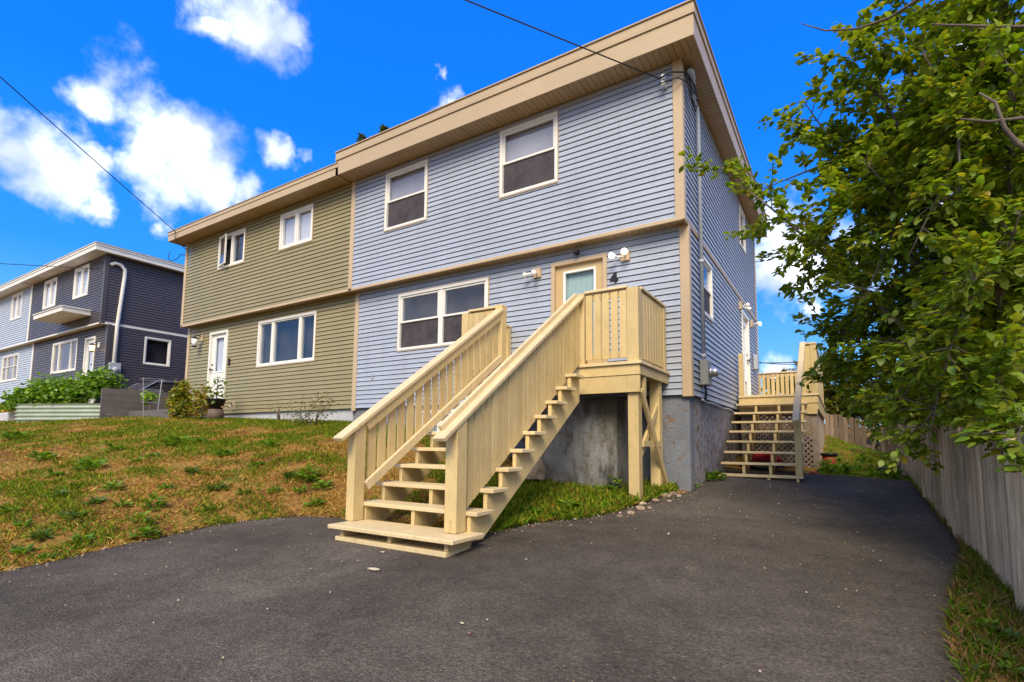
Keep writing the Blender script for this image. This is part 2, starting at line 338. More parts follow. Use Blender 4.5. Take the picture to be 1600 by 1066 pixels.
CP += [(x, y, drive_z(x, y)) for x in (-4.35,-3.2,-1.6,0,1.5,2.7) for y in (-14,-10,-7.5,-6,-5,-4)] + [(x, y, drive_z(x, y)) for x in (-.6,.4,1.6,2.7) for y in (-3,-2.2)] + [(x, y, drive_z(x, y)) for x in (.1,1.4,2.6) for y in (-1,0.2,1.4,2.4)]
_P = np.array(CP); _n = len(_P)
def _U(r2): return np.where(r2 > 0, r2*np.log(np.maximum(r2, 1e-12)), 0)
_K = _U(((_P[:,None,:2]-_P[None,:,:2])**2).sum(-1)); _A = np.zeros((_n+3,_n+3)); _A[:_n,:_n] = _K+np.eye(_n)*.05; _A[:_n,_n] = 1; _A[:_n,_n+1:] = _P[:,:2]; _A[_n,:_n] = 1; _A[_n+1:,:_n] = _P[:,:2].T
_w = np.linalg.solve(_A, np.concatenate([_P[:,2], np.zeros(3)]))
def hz(x, y):
    x = np.asarray(x, float); y = np.asarray(y, float); sh = x.shape; q = np.stack([x.ravel(), y.ravel()], 1)
    cx, cy = np.clip(q[:,0], -32, 9), np.clip(q[:,1], -13, 17)
    z = _U((cx[:,None]-_P[None,:,0])**2+(cy[:,None]-_P[None,:,1])**2)@_w[:_n]+_w[_n]+_w[_n+1]*cx+_w[_n+2]*cy
    off = np.hypot(q[:,0]-cx, q[:,1]-cy); k = np.clip(off/40, 0, 1); z = np.clip(z, -1.2, 2.3)*(1-k)+.4*k
    return z.reshape(sh)
_LY = [-14,-6.3,-5.3,-4.4,-3.8,-3.58,-3.47,-3.44,-3.42,-3.32,-2.75,-2.37,-1.8,-1.13,-.5,-.1,.02,3]
_LX = [-4.3,-4.28,-4.37,-4.5,-4.25,-3.9,-3.3,-2.2,-1.45,-1.26,-1.1,-.75,-.5,-.38,-.30,-.06,-.05,-.05]
_RY = [-14,-4.5,-3.7,-2.6,-2.0,-1,3]; _RX = [2.3,2.32,2.38,2.58,2.74,2.80,2.80]
def dl(y): return np.interp(y, _LY, _LX)
def dr(y): return np.interp(y, _RY, _RX)
DRIVE_END = 2.62
def in_drive(x, y, m=0): return (x > dl(y)-m) & (x < dr(y)+m) & (y < DRIVE_END+m) & (y > -14)
def axis(a0, f0, f1, a1, step, grow=1.25):
    c = list(np.arange(f0, f1, step)); s_, p = step, f0
    while p > a0: s_ *= grow; p -= s_; c.insert(0, p)
    s_, p = step, c[-1]
    while p < a1: s_ *= grow; p += s_; c.append(p)
    return np.array(c)
def terrain():
    xs = axis(-600, -17, 4.2, 600, .13); ys = axis(-600, -8.2, 10.5, 600, .13); X, Y = np.meshgrid(xs, ys); Z = hz(X, Y)
    ind = in_drive(X, Y); Z = np.where(ind, np.minimum(Z, np.where(Y < 0, .07*Y, .1*Y)-.045*np.maximum(X, 0)-.05), Z)
    nz = np.array([mnoise.noise(Vector((a*1.9, b*1.9, 0)))*.03+mnoise.noise(Vector((a*6, b*6, 3)))*.014 for a, b in zip(X.ravel(), Y.ravel())]).reshape(X.shape)
    Z = Z+np.where(ind, 0, nz)
    V = np.stack([X.ravel(), Y.ravel(), Z.ravel()], 1); nx, ny = len(xs), len(ys)
    i = np.arange(nx-1)[None,:]+nx*np.arange(ny-1)[:,None]; i = i.ravel(); Fq = np.stack([i, i+1, i+1+nx, i+nx], 1)
    o = link(bpy.data.objects.new('lawn_ground', np_mesh('lawn_ground', V, Fq, M['soil'], smooth=True))); o['kind'] = 'structure'
terrain()
def driveway():
    ys = np.concatenate([np.arange(-14, -4.6, .25), np.arange(-4.6, DRIVE_END+.01, .06)]); nu = 40; V = []; 
    for y in ys:
        a, b = float(dl(y)), float(dr(y)); a += .05*mnoise.noise(Vector((y*3.1,0,0)))+.03*mnoise.noise(Vector((y*11,0,5))); b += .04*mnoise.noise(Vector((y*4,7,0)))
        for k in range(nu+1):
            x = a+(b-a)*k/nu; yy = y+(.10*mnoise.noise(Vector((x*1.7,0,9))) if y > DRIVE_END-.05 else 0)
            V.append((x, yy, drive_z(x, yy)+.010+.012*mnoise.noise(Vector((x*.9,yy*.9,4)))))
    n = nu+1; Fq = [(j*n+k, j*n+k+1, (j+1)*n+k+1, (j+1)*n+k) for j in range(len(ys)-1) for k in range(nu)]
    # the broken edge: a skirt down into the soil
    ring = [k for k in range(n)]+[j*n+nu for j in range(1,len(ys))]+[(len(ys)-1)*n+k for k in range(nu-1,-1,-1)]+[j*n for j in range(len(ys)-2,0,-1)]
    b0 = len(V); V += [(V[i][0], V[i][1], V[i][2]-.09) for i in ring]
    Fq += [(ring[i], b0+i, b0+(i+1)%len(ring), ring[(i+1)%len(ring)]) for i in range(len(ring))]
    o = link(bpy.data.objects.new('driveway', np_mesh('driveway', V, Fq, M['asphalt']))); o['kind'] = 'structure'
driveway()

# ------------------------------------------------------------------ houses
CW = 7.36; COURSE = .0977; ZF, ZO, ZS = 1.43, 4.07, 6.58; OV = .22
def unit_board():
    # one lapped vinyl course, 1 long, 1 high, facing -Y; the butt edge stands proud
    p = [(0,.0),(-.020,.0),(-.023,.07),(-.014,.34),(-.013,.50),(-.007,.885),(0,.885)]
    m_ = MB(); n = len(p); m_.add([(0,a,b) for a,b in p]+[(1,a,b) for a,b in p], [tuple(range(n)), tuple(range(2*n-1,n-1,-1))]+[(i,n+i,n+(i+1)%n,(i+1)%n) for i in range(n)]); return m_
FRONT = lambda x, y, z: Matrix.Translation((x, y, z))
SIDE = lambda x, y, z: Matrix.Translation((x, y, z)) @ Matrix.Rotation(R(90), 4, 'Z')
def wall(parent, name, basis, u0, u1, z0, z1, openings, mt, joined=False, depth=.12):
    """wall-local: x along the wall, -y outwards; openings (u0,u1,z0,z1)"""
    core = MB(); us = sorted({u0+.02, u1-.02, *[o[0]+.03 for o in openings], *[o[1]-.03 for o in openings]}); 
    for a, b in zip(us[:-1], us[1:]):
        cuts = sorted((o[2]+.03, o[3]-.03) for o in openings if o[0]+.03 <= a+1e-6 and o[1]-.03 >= b-1e-6); z = z0
        for c0, c1 in cuts+[(z1, z1)]:
            if c0-z > .01: core.box((a, depth, z), (b, depth+.10, c0))
            z = c1
    w = core.build(name, M['backing'], parent, basis)
    me = UNIT.get(mt.name)
    if me is None: me = UNIT[mt.name] = unit_board().mesh('siding_board', mt)
    rows = []; n = max(1, round((z1-z0)/COURSE)); c = (z1-z0)/n
    for i in range(n):
        a, b = z0+i*c, z0+(i+1)*c; spans = [(u0, u1)]
        for o in openings:
            if o[2] < b and o[3] > a:
                new = []
                for s0, s1 in spans:
                    if o[1] <= s0 or o[0] >= s1: new.append((s0, s1)); continue
                    if o[0] > s0: new.append((s0, o[0]))
                    if o[1] < s1: new.append((o[1], s1))
                spans = new
                if a < o[2]-.012: rows.append((o[0], o[1], a, o[2]))
                if b > o[3]+.012: rows.append((o[0], o[1], o[3], b))
        for s0, s1 in spans:
            if s1-s0 > 3.9 and not joined:
                q = s0+(s1-s0)*random.choice((.3,.42,.55,.68))+random.uniform(-.2,.2); rows += [(s0, q-.0012, a, b), (q+.0012, s1, a, b)]
            elif s1-s0 > .02: rows.append((s0, s1, a, b))
    if joined:
        mb = MB(); ub = unit_board()
        for s0, s1, a, b in rows: mb.add([(s0+v[0]*(s1-s0), v[1], a+v[2]*(b-a)) for v in ub.v], ub.f)
        o = mb.build('siding', mt, w, basis); o['kind'] = 'stuff'
    else:
        for s0, s1, a, b in rows:
            link(bpy.data.objects.new('siding_board', me), w, basis @ Matrix.Translation((s0, 0, a)) @ Matrix.Diagonal((s1-s0, 1, b-a, 1)))
    return w
UNIT = {}
def rect_frame(mb, x0, x1, z0, z1, t, y0, y1, tb=None, mi=0):
    tb = tb or t
    mb.box((x0,y0,z0),(x1,y1,z0+tb),mi); mb.box((x0,y0,z1-t),(x1,y1,z1),mi); mb.box((x0,y0,z0+tb),(x0+t,y1,z1-t),mi); mb.box((x1-t,y0,z0+tb),(x1,y1,z1-t),mi)
def window(parent, basis, x0, x1, z0, z1, kind, mf=None, behind='room', trim=None, name='window', low='screen'):
    mf = mf or M['white']; mb = MB(); rect_frame(mb, x0, x1, z0, z1, .055, -.035, .11)
    w = mb.build(name, mf, parent, basis, bevel=.004)
    if trim:
        t = MB(); rect_frame(t, x0-.018, x1+.018, z0-.018, z1+.018, .020, -.028, .02); t.build('trim', trim, w, basis)
    a0, a1, b0, b1 = x0+.055, x1-.055, z0+.055, z1-.055
    def pane(u0, u1, v0, v1, y=.03): box('pane', (u0,y,v0), (u1,y+.006,v1), M['glass'], w, basis)
    def sash(u0, u1, v0, v1, y0=-.012, y1=.06, t=.04, bs=None):
        s_ = MB(); rect_frame(s_, u0, u1, v0, v1, t, y0, y1); s_.build('sash', mf, w, bs or basis, bevel=.003)
        box('pane', (u0+t-.004,(y0+y1)/2,v0+t-.004), (u1-t+.004,(y0+y1)/2+.006,v1-t+.004), M['glass'], w, bs or basis)
    if kind == 'hung':
        zm = (b0+b1)/2; sash(a0, a1, zm-.02, b1, -.012, .030); sash(a0, a1, b0, zm+.02, .032, .074)
        if low == 'screen': box('insect_screen', (a0+.01,.012,b0+.01), (a1-.01,.016,zm-.022), M['screen'], w, basis)
    elif kind == 'twin':
        xm = (x0+x1)/2; box('mullion', (xm-.03,-.022,b0), (xm+.03,.10,b1), mf, w, basis)
        for u0, u1 in ((a0, xm-.03), (xm+.03, a1)): sash(u0, u1, b0, b1)
    elif kind == 'twinhung':
        xm = (x0+x1)/2; box('mullion', (xm-.055,-.022,b0), (xm+.055,.10,b1), mf, w, basis); zm = (b0+b1)/2
        for u0, u1 in ((a0, xm-.055), (xm+.055, a1)):
            sash(u0, u1, zm-.02, b1, -.012, .030); sash(u0, u1, b0, zm+.02, .032, .074)
            box('insect_screen', (u0+.01,.012,b0+.01), (u1-.01,.016,zm-.022), M['screen'], w, basis)
    elif kind == 'triple':
        t3 = (a1-a0); m1, m2 = a0+t3*.25, a1-t3*.25
        for q in (m1, m2): box('mullion', (q-.03,-.022,b0), (q+.03,.10,b1), mf, w, basis)
        for u0, u1 in ((a0,m1-.03),(m1+.03,m2-.03),(m2+.03,a1)): sash(u0, u1, b0, b1, t=.03)
    elif kind == 'fixed': sash(a0, a1, b0, b1, t=.03)
    elif kind == 'open':
        xm = (x0+x1)/2; box('mullion', (xm-.03,-.022,b0), (xm+.03,.10,b1), mf, w, basis); sash(xm+.03, a1, b0, b1)
        bs = basis @ Matrix.Translation((a0, -.03, 0)) @ Matrix.Rotation(R(-13), 4, 'Z') @ Matrix.Translation((-a0, .03, 0))
        sash(a0, xm-.03, b0, b1, -.05, -.01, bs=bs)
    elif kind == 'grid':
        sash(a0, a1, b0, b1, t=.03)
        for q in (a0+(a1-a0)*.28, a0+(a1-a0)*.72): box('mullion', (q-.02,-.02,b0), (q+.02,.06,b1), mf, w, basis)
        box('glazing_bar', (a0,-.016,(b0+b1)/2+.05), (a1,.05,(b0+b1)/2+.08), mf, w, basis)
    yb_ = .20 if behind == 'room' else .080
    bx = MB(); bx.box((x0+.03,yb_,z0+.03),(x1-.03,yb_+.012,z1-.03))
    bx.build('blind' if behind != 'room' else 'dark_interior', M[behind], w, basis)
    return w
def soffit(parent, name, x0, x1, y0, y1, z, along, mt, joined, step=.102):
    base = box(name, (x0,y0,z+.016), (x1,y1,z+.05), M['backing'], parent)
    a, b = (x0, x1) if along == 'x' else (y0, y1); n = max(1, round((b-a)/step)); s_ = (b-a)/n; mb = MB(); me = None
    for i in range(n):
        if along == 'x': q = ((0,0,0), (s_-.007, y1-y0, .014)); loc = (a+i*s_, y0, z)
        else: q = ((0,0,0), (x1-x0, s_-.007, .014)); loc = (x0, a+i*s_, z)
        if joined: mb.box(loc, tuple(l+e for l, e in zip(loc, q[1])))
        else:
            if me is None: me = MB().box(*q).mesh('soffit_panel', mt)
            link(bpy.data.objects.new('soffit_panel', me), base, Matrix.Translation(loc))
    if joined: o = mb.build('soffit_panels', mt, base); o['kind'] = 'stuff'
def house(name, label, ox, oz, mats, wins_up, wins_low, doors_low, fasc, ftop, side=None, joined=False, trims=(True, True), depth=7.5, rl=.09, rr=.31, split_right=False, found=None):
    """ox: world X of the right front corner; oz: height offset; window lists in house coordinates"""
    h = thing(name, label, 'house', (ox-CW/2, 0, oz+.0)); sid, trim, fas, sof = mats
    zf, zo, zs = ZF+oz, ZO+oz, ZS+oz; x0, x1 = ox-CW, ox
    f = MB(); f.box((x0, .04, oz-1.0), (x1-.03, .30, zf)); fm = found or M['foundgrey']
    fd = f.build('foundation', fm, h)
    op = [(a+ox, b+ox, c+oz, d+oz) for a, b, c, d, *_ in wins_low]+[(a+ox, b+ox, c+oz, d+oz) for a, b, c, d, *_ in doors_low]
    wall(h, 'front_wall', FRONT(0,0,0), x0, x1, zf, zo, op, sid, joined)
    wall(h, 'upper_front_wall', FRONT(0,-OV,0), x0, x1, zo, zs, [(a+ox, b+ox, c+oz, d+oz) for a, b, c, d, *_ in wins_up], sid, joined)
    for (a, b, c, d, kind, behind) in wins_low: window(h, FRONT(0,0,0), a+ox, b+ox, c+oz, d+oz, kind, behind=behind, trim=trim)
    for (a, b, c, d, kind, behind) in wins_up: window(h, FRONT(0,-OV,0), a+ox, b+ox, c+oz, d+oz, kind, behind=behind, trim=trim)
    # overhang: soffit strip, drip trim
    soffit(h, 'overhang_soffit', x0, x1-.005, -OV+.012, -.002, zo-.016, 'x', sof, joined)
    d = MB(); d.box((x0, -OV-.030, zo-.045), (x1, -OV+.010, zo+.012)); d.build('drip_trim', trim, h, bevel=.004)
    if side is not None:
        d = MB(); d.box((x1-.012, -OV, zo-.05), (x1+.028, depth, zo+.035)); d.build('belt_trim', M['soffit'] if trim is M['trim'] else trim, h)
    # corner boards
    def corner(x, y, z0, z1, left, right):
        c = MB()
        if left: c.box((x-.02, y-.030, z0), (x+.10, y+.02, z1))
        if right: c.box((x-.115, y-.032, z0), (x+.030, y-.0, z1)); c.box((x-.002, y-.0, z0), (x+.030, y+.10, z1))
        c.build('corner_trim', trim, h, bevel=.006)
    if trims[0]: corner(x0, -OV, zo-.04, zs, True, False); corner(x0, 0, zf-.06, zo-.02, True, False)
    if trims[1]: corner(x1, -OV, zo-.04, zs, False, True); corner(x1, 0, zf-.03, zo-.02, False, True)
    # right-hand wall
    if side is not None:
        lo, up, dr_ = side
        s_ = MB(); s_.box((x1-.33, .301, oz-1.0), (x1-.030, depth, zf-.002)); s_.build('side_foundation', mats_side or fm, h)
        for part, z0, z1, wl, y0 in (('side_wall', zf, zo-.05, lo+dr_, .10), ('upper_side_wall', zo+.035, zs, up, -OV+.10)):
            wall(h, part, SIDE(x1,0,0), y0, depth-.06, z0, z1, [(a, b, c+oz, d_+oz) for a, b, c, d_, *_ in wl], sid, joined)
        for (a, b, c, d_, kind, behind) in lo+up: window(h, SIDE(x1,0,0), a, b, c+oz, d_+oz, kind, behind=behind, trim=trim if trim is M['trim'] else None)
        c = MB(); c.box((x1-.10, depth-.07, zf-.02), (x1+.028, depth+.01, zs)); c.build('corner_trim', trim, h)
    # back and roof
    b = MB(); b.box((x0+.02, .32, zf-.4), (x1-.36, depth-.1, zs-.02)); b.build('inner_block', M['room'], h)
    ye, xr, xl, yb = -OV-.43, x1+(rr if side is not None else 0), x0-rl, depth+.42
    soffit(h, 'soffit', xl+.02, xr-.02, ye+.02, -OV-.001, zs, 'x', sof, joined)
    if side is not None: soffit(h, 'soffit', x1+.001, xr-.02, -OV+.0, yb-.02, zs, 'y', sof, joined)
    r = MB(); r.box((xl+.03, ye+.03, zs+.055), (xr-.03, yb-.03, zs+ftop-.02)); roof = r.build('roof', M['roof'], h)
    z = zs-.025
    for k, (hh, out) in enumerate(fasc):
        g = MB(); g.box((xl, ye-out, z), (xr+(out if side is not None else 0), ye+.02, z+hh-.004))
        if side is not None: g.box((xr-.02, ye+.021, z), (xr+out, yb+out, z+hh-.004))
        if rl > .1 or True: g.box((xl-out*.5, ye+.021, z), (xl+.02, yb, z+hh-.004))
        g.build('fascia', fas, roof, bevel=.004); z += hh
    return h
mats_side = M['foundside']
BF = [(.330, .0), (.045, .022), (.135, .012), (.03, .035)]
blue = house('blue_house', 'blue sided semi-detached house with cream front stairs and house number 4', 0, 0, (M['blue'], M['trim'], M['fascia'], M['soffit']),
    [(-3.31,-2.11,5.18,6.46,'hung','blind'), (-6.29,-5.10,5.18,6.45,'hung','blind')],
    [(-6.02,-3.70,2.60,3.81,'twinhung','room')], [(-2.34,-1.30,1.74,3.83)], BF, .54,
    side=([(.74,1.62,2.85,3.85,'hung','curtain')], [(4.95,5.75,5.42,6.42,'hung','curtain')], [(4.84,5.80,1.74,3.80)]), rl=.09, found=M['found'], trims=(True, True))
mats_side = None
GF = [(.17, .0), (.09, .014), (.025, .03)]
olive = house('olive_house', 'olive green sided semi-detached house with white front door and tan trim', -CW, 0, (M['olive'], M['trim'], M['fascia'], M['soffit']),
    [(-12.87+CW,-11.59+CW,5.46,6.40,'open','room'), (-10.03+CW,-8.74+CW,5.48,6.39,'twin','curtain')],
    [(-11.10+CW,-8.75+CW,2.61,3.81,'triple','room')], [(-13.46+CW,-12.53+CW,1.70,3.77)], GF, .285, joined=False, trims=(True, False), rl=.22)
DX, DZ = -20.45, .79
DF = [(.15, .0), (.08, .02), (.03, .045)]
dark = house('charcoal_house', 'dark charcoal sided house with white windows and white flat roof edge', DX, DZ, (M['dark'], M['whitefascia'], M['whitefascia'], M['whitefascia']),
    [(-2.75,-1.40,5.28,6.45,'twin','curtain'), (-5.9,-4.55,5.28,6.45,'twin','curtain')],
    [(-5.1,-2.6,2.55,3.78,'triple','room')], [(-1.85,-.95,1.65,3.70)], DF, .29,
    side=([(1.15,2.05,2.75,3.80,'fixed','room')], [], []), joined=True, trims=(False, True), rl=0)
pale = house('pale_blue_house', 'pale blue sided house attached to the charcoal house', DX-CW, DZ, (M['pale'], M['whitefascia'], M['whitefascia'], M['whitefascia']),
    [(-2.55,-1.20,5.28,6.45,'twin','curtain'), (-5.9,-4.55,5.28,6.45,'twin','curtain')],
    [(-4.0,-1.8,2.55,3.75,'grid','room')], [], DF, .29, joined=True, trims=(True, True), rl=.22)
# dark corner boards on the charcoal house
for o in [c for c in dark.children if c.name.startswith('corner_trim')]: o.data.materials[0] = M['dark']

def door(parent, basis, x0, x1, z0, z1, mt, frame, glass, behind, handle_side=1, mglass=None):
    fr = MB(); fr.box((x0,-.045,z0),(x0+.07,.12,z1)); fr.box((x1-.07,-.045,z0),(x1,.12,z1)); fr.box((x0+.07,-.045,z1-.07),(x1-.07,.12,z1)); fr.box((x0+.07,-.06,z0-.02),(x1-.07,.12,z0+.02))
    d = fr.build('door_frame', frame, parent, basis, bevel=.004)
    a0, a1, b0, b1 = x0+.07, x1-.07, z0+.02, z1-.07; g0, g1, h0, h1 = glass
    s_ = MB()
    for q in (((a0,.02,b0),(g0,.065,b1)), ((g1,.02,b0),(a1,.065,b1)), ((g0,.02,b0),(g1,.065,h0)), ((g0,.02,h1),(g1,.065,b1))): s_.box(*q)
    sl = s_.build('door_leaf', mt, d, basis)
    g = MB(); rect_frame(g, g0-.025, g1+.025, h0-.025, h1+.025, .04, .005, .05); g.build('lite_frame', M['glassframe'], d, basis, bevel=.004)
    box('pane', (g0,.035,h0), (g1,.041,h1), M['doorglass'], d, basis)
    box('blind', (g0-.02,.09,h0-.02), (g1+.02,.10,h1+.02), M[behind], d, basis)
    hx = a0+.06 if handle_side < 0 else a1-.06
    k = MB(); k.lathe((hx,.02,z0+1.0), [(.026,0),(.026,-.02),(.012,-.025),(.012,-.05),(.03,-.055),(.033,-.07),(.02,-.085)], 12, 'y'); k.lathe((hx,.02,z0+1.14), [(.026,0),(.026,-.02),(.018,-.024)], 12, 'y')
    k.build('handle', M['black'], d, basis, smooth=True); return d
door(blue, FRONT(0,0,0), -2.34, -1.30, 1.74, 3.83, M['door'], M['trim'], (-2.10,-1.54,2.15,3.63), 'greencurtain', -1)
door(olive, FRONT(0,0,0), -13.46, -12.53, 1.70, 3.77, M['white'], M['white'], (-13.22,-12.77,2.62,3.60), 'curtain', -1)
door(dark, FRONT(0,0,0), DX-1.85, DX-.95, DZ+1.65, DZ+3.70, M['white'], M['white'], (DX-1.65,DX-1.15,DZ+1.9,DZ+3.5), 'curtain', 1)
door(blue, SIDE(0,0,0), 4.84, 5.80, 1.74, 3.80, M['white'], M['white'], (5.08,5.56,2.2,3.55), 'curtain', 1)
# basement window of the blue house
bw = window(blue, FRONT(0,.03,0), -5.35, -4.35, .82, 1.33, 'twin', behind='room', name='basement_window')
# canopy slab over the charcoal house's entrance
cs = MB(); cs.box((DX-3.7,-OV-.85,ZO+DZ+.34),(DX-.9,-OV-.02,ZO+DZ+.50)); cs.box((DX-3.73,-OV-.88,ZO+DZ+.50),(DX-.87,-OV-.02,ZO+DZ+.54)); cs.build('entrance_canopy', M['whitefascia'], dark, bevel=.006)

# ------------------------------------------------------------------ front porch with stairs
CRM, CRL = M['cream'], M['creamlite']
NT_, RISE, RUN, ZP = 9, .191, .26, -.13
def stringer(mb, x, y0, z0, n, rise, run, w=.045, drop=.26, top=None):
    """cut stringer: sawtooth top from the first tread at (y0,z0), n treads, going up along +Y"""
    p = [(x, y0, z0-drop-.02)]
    for k in range(n):
        p += [(x, y0+run*k, z0+rise*k-.04), (x, y0+run*(k+1), z0+rise*k-.04)]
    p += [(x, y0+run*n, z0+rise*(n-1)-.04-drop*1.15), (x, y0+run*.75, z0-drop-.02)]
    mb.prism(p, (w,0,0))
porch = thing('front_porch', 'cream painted wooden porch landing with long open stairs at the blue house', 'porch', (-1.8,-2.2,-.2))
DT = 1.78; DX0, DX1, DY0 = -3.27, -.32, -1.33
dk = MB().box((DX0+.05,DY0+.06,1.66),(DX1-.05,-.06,1.735)).build('landing_frame', CRM, porch)
nb = 9
for i in range(nb):
    y0 = DY0-.03+i*(1.33/nb); box('deck_board', (DX0-.03,y0,1.737), (DX1+.03,y0+1.33/nb-.006,DT), CRL, dk, bevel=.004)
box('rim_board', (DX0,DY0,1.60), (DX1,DY0+.04,1.735), CRM, porch, bevel=.003)
box('rim_board', (DX1-.04,DY0+.041,1.60), (DX1,-.02,1.735), CRM, porch, bevel=.003)
box('rim_board', (DX0,DY0+.041,1.60), (DX0+.04,-.02,1.735), CRM, porch, bevel=.003)
box('beam', (DX0+.1,DY0+.012,1.37), (DX1-.005,DY0+.055,1.598), CRM, porch, bevel=.003)
for (x, y0) in ((DX1-.19,DY0+.06), (DX1-.19,-.36), (DX0+.1,DY0+.06), (DX0+.1,-.36)):
    zb = float(hz(x+.07, y0+.07))-.12
    box('support_post', (x,y0,zb), (x+.145,y0+.145,1.66 if y0 > -1 else 1.37), CRM, porch, bevel=.006)
xb = DX1-.045+.02
br = MB().bar((xb,-1.21,1.40),(xb,-.03,.02),.04,.09,(0,0,1)).build('brace', CRM, porch)
MB().bar((xb-.055,-.28,1.30),(xb-.055,-1.16,.52),.04,.09,(0,0,1)).build('brace', CRM, porch)
box('brace_block', (xb-.04,-1.12,.66), (xb,-.36,.74), CRM, porch)
box('brace_block', (xb-.03,-1.10,1.33), (xb+.012,-1.03,1.60), CRM, porch)
# stairs
for k in range(1, NT_+1):
    yf, z = -3.90+RUN*(k-1), ZP+RISE*k
    dz = random.uniform(-.004,.004)
    box('tread', (-2.60,yf,z-.04+dz), (-1.0,yf+.275,z+dz), CRL, porch, bevel=.005)
for x in (-2.53, -1.83, -1.13):
    sb = MB(); stringer(sb, x, -3.90+.022, ZP+RISE, NT_, RISE, RUN); sb.build('stringer', CRM, porch)
pl = box('bottom_step', (-2.56,-4.30,-.17), (-.95,-3.84,-.13), CRL, porch, bevel=.006)
for x in (-2.46, -1.80, -1.11): box('step_support', (x,-4.22,-.245), (x+.045,-3.88,-.172), CRM, pl, bevel=.003)
box('step_plate', (-2.50,-4.25,-.30), (-1.06,-3.90,-.247), CRL, pl, bevel=.004)
def rail_z(y): return .80+.6915*(y+4.12)
def stair_rail(x, left):
    rt = MB().bar((x,-4.24,rail_z(-4.24)),(x,-1.33,rail_z(-1.33)),.145 if left else .14,.042).build('handrail', CRL, porch, bevel=.006)
    if not left: MB().bar((x-.045,-4.17,rail_z(-4.17)+.055),(x-.045,-1.36,rail_z(-1.36)+.055),.045,.062).build('grip_strip', CRL, rt, bevel=.006)
    xi = x+.035 if left else x-.02
    MB().bar((xi,-3.90,rail_z(-3.90)-.085),(xi,-1.34,rail_z(-1.34)-.085),.036,.10).build('top_rail', CRM, porch, bevel=.003)
    if left: MB().bar((xi+.005,-3.88,rail_z(-3.88)-.74),(xi+.005,-1.36,rail_z(-1.36)-.74),.045,.095).build('bottom_rail', CRL, porch, bevel=.003)
    else: MB().bar((xi,-3.86,rail_z(-3.86)-.84),(xi,-1.36,rail_z(-1.36)-.84),.036,.07).build('bottom_rail', CRM, porch, bevel=.003)
    n = 17 if left else 25; w = .105 if left else .086; step = (2.47)/n; xb_ = xi-.036 if left else xi+.036; h = .66 if left else .86
    b = MB(); s_ = .6915
    b.add([(-.011,0,-h/2),(.011,0,-h/2),(.011,w,-h/2+w*s_),(-.011,w,-h/2+w*s_),(-.011,0,h/2),(.011,0,h/2),(.011,w,h/2+w*s_),(-.011,w,h/2+w*s_)],[(0,3,2,1),(4,5,6,7),(0,1,5,4),(1,2,6,5),(2,3,7,6),(3,0,4,7)])
    me = b.mesh('baluster', CRM)
    for i in range(n):
        y = -3.84+step*i+random.uniform(-.003,.003); zc = rail_z(y)-.05-h/2+random.uniform(-.006,.004)
        link(bpy.data.objects.new('baluster', me), porch, Matrix.Translation((xb_+random.uniform(-.002,.002), y, zc)) @ Matrix.Rotation(random.uniform(-.004,.004), 4, 'X'))
stair_rail(-2.53, True); stair_rail(-1.18, False)
for x0, x1 in ((-2.60,-2.49), (-1.26,-1.12)):
    y0, y1 = -4.05, -3.90; z1 = [rail_z(y0)-.03, rail_z(y1)-.03]
    MB().add([(x0,y0,-.128),(x1,y0,-.128),(x1,y1,-.128),(x0,y1,-.128),(x0,y0,z1[0]),(x1,y0,z1[0]),(x1,y1,z1[1]),(x0,y1,z1[1])],[(0,3,2,1),(4,5,6,7),(0,1,5,4),(1,2,6,5),(2,3,7,6),(3,0,4,7)]).build('newel_post', CRM, porch, bevel=.006)
def flat_rail(p, q, n, zt, z0, outward, posts=(True, True), w=.085, parent=porch, cap=True):
    """railing between two plan points: cap, rails, balusters on the outer face"""
    p, q, o = Vector((*p, 0)), Vector((*q, 0)), Vector((*outward, 0)); d = (q-p); Lh = d.length; d.normalize(); up = Vector((0,0,1))
    if cap: MB().bar(p+up*zt, q+up*zt, .13, .036).build('rail_cap', CRL, parent, bevel=.005)
    MB().bar(p+up*(zt-.075), q+up*(zt-.075), .036, .09).build('top_rail', CRM, parent, bevel=.003)
    MB().bar(p+up*(z0+.10), q+up*(z0+.10), .036, .075).build('bottom_rail', CRM, parent, bevel=.003)
    me = MB().box((-w/2,-.011,0),(w/2,.011,zt-z0-.10)).mesh('baluster', CRM); ang = math.atan2(d.y, d.x)
    for i in range(n):
        c = p+d*(Lh*(i+.5)/n)+o*.031+up*(z0+.055)
        link(bpy.data.objects.new('baluster', me), parent, Matrix.Translation(c) @ Matrix.Rotation(ang+random.uniform(-.01,.01), 4, 'Z') @ Matrix.Rotation(random.uniform(-.004,.004), 4, 'Y'))
RT = 2.79
flat_rail((-1.10,DY0+.05), (DX1-.16,DY0+.05), 5, RT, DT, (0,-1), w=.098)
flat_rail((DX1-.07,DY0+.16), (DX1-.07,-.05), 9, RT, DT, (1,0), w=.10)
flat_rail((DX0+.13,DY0+.05), (-2.61,DY0+.05), 5, RT, DT, (0,-1), w=.10)
flat_rail((DX0+.06,DY0+.10), (DX0+.06,-.05), 10, RT, DT, (-1,0), w=.09)
for (x0, x1, y0, y1, z1) in ((DX1-.17,DX1-.01,DY0-.005,DY0+.14,RT-.02), (DX0,DX0+.13,DY0-.005,DY0+.12,RT-.02), (-1.22,-1.11,DY0+.005,DY0+.11,RT+.0), (-2.60,-2.47,DY0-.03,DY0+.11,RT+.02), (DX1-.12,DX1-.02,-.15,-.04,RT-.02), (DX0+.01,DX0+.11,-.15,-.04,RT-.02)):
    box('rail_post', (x0,y0,DT+.001), (x1,y1,z1), CRM, porch, bevel=.006)

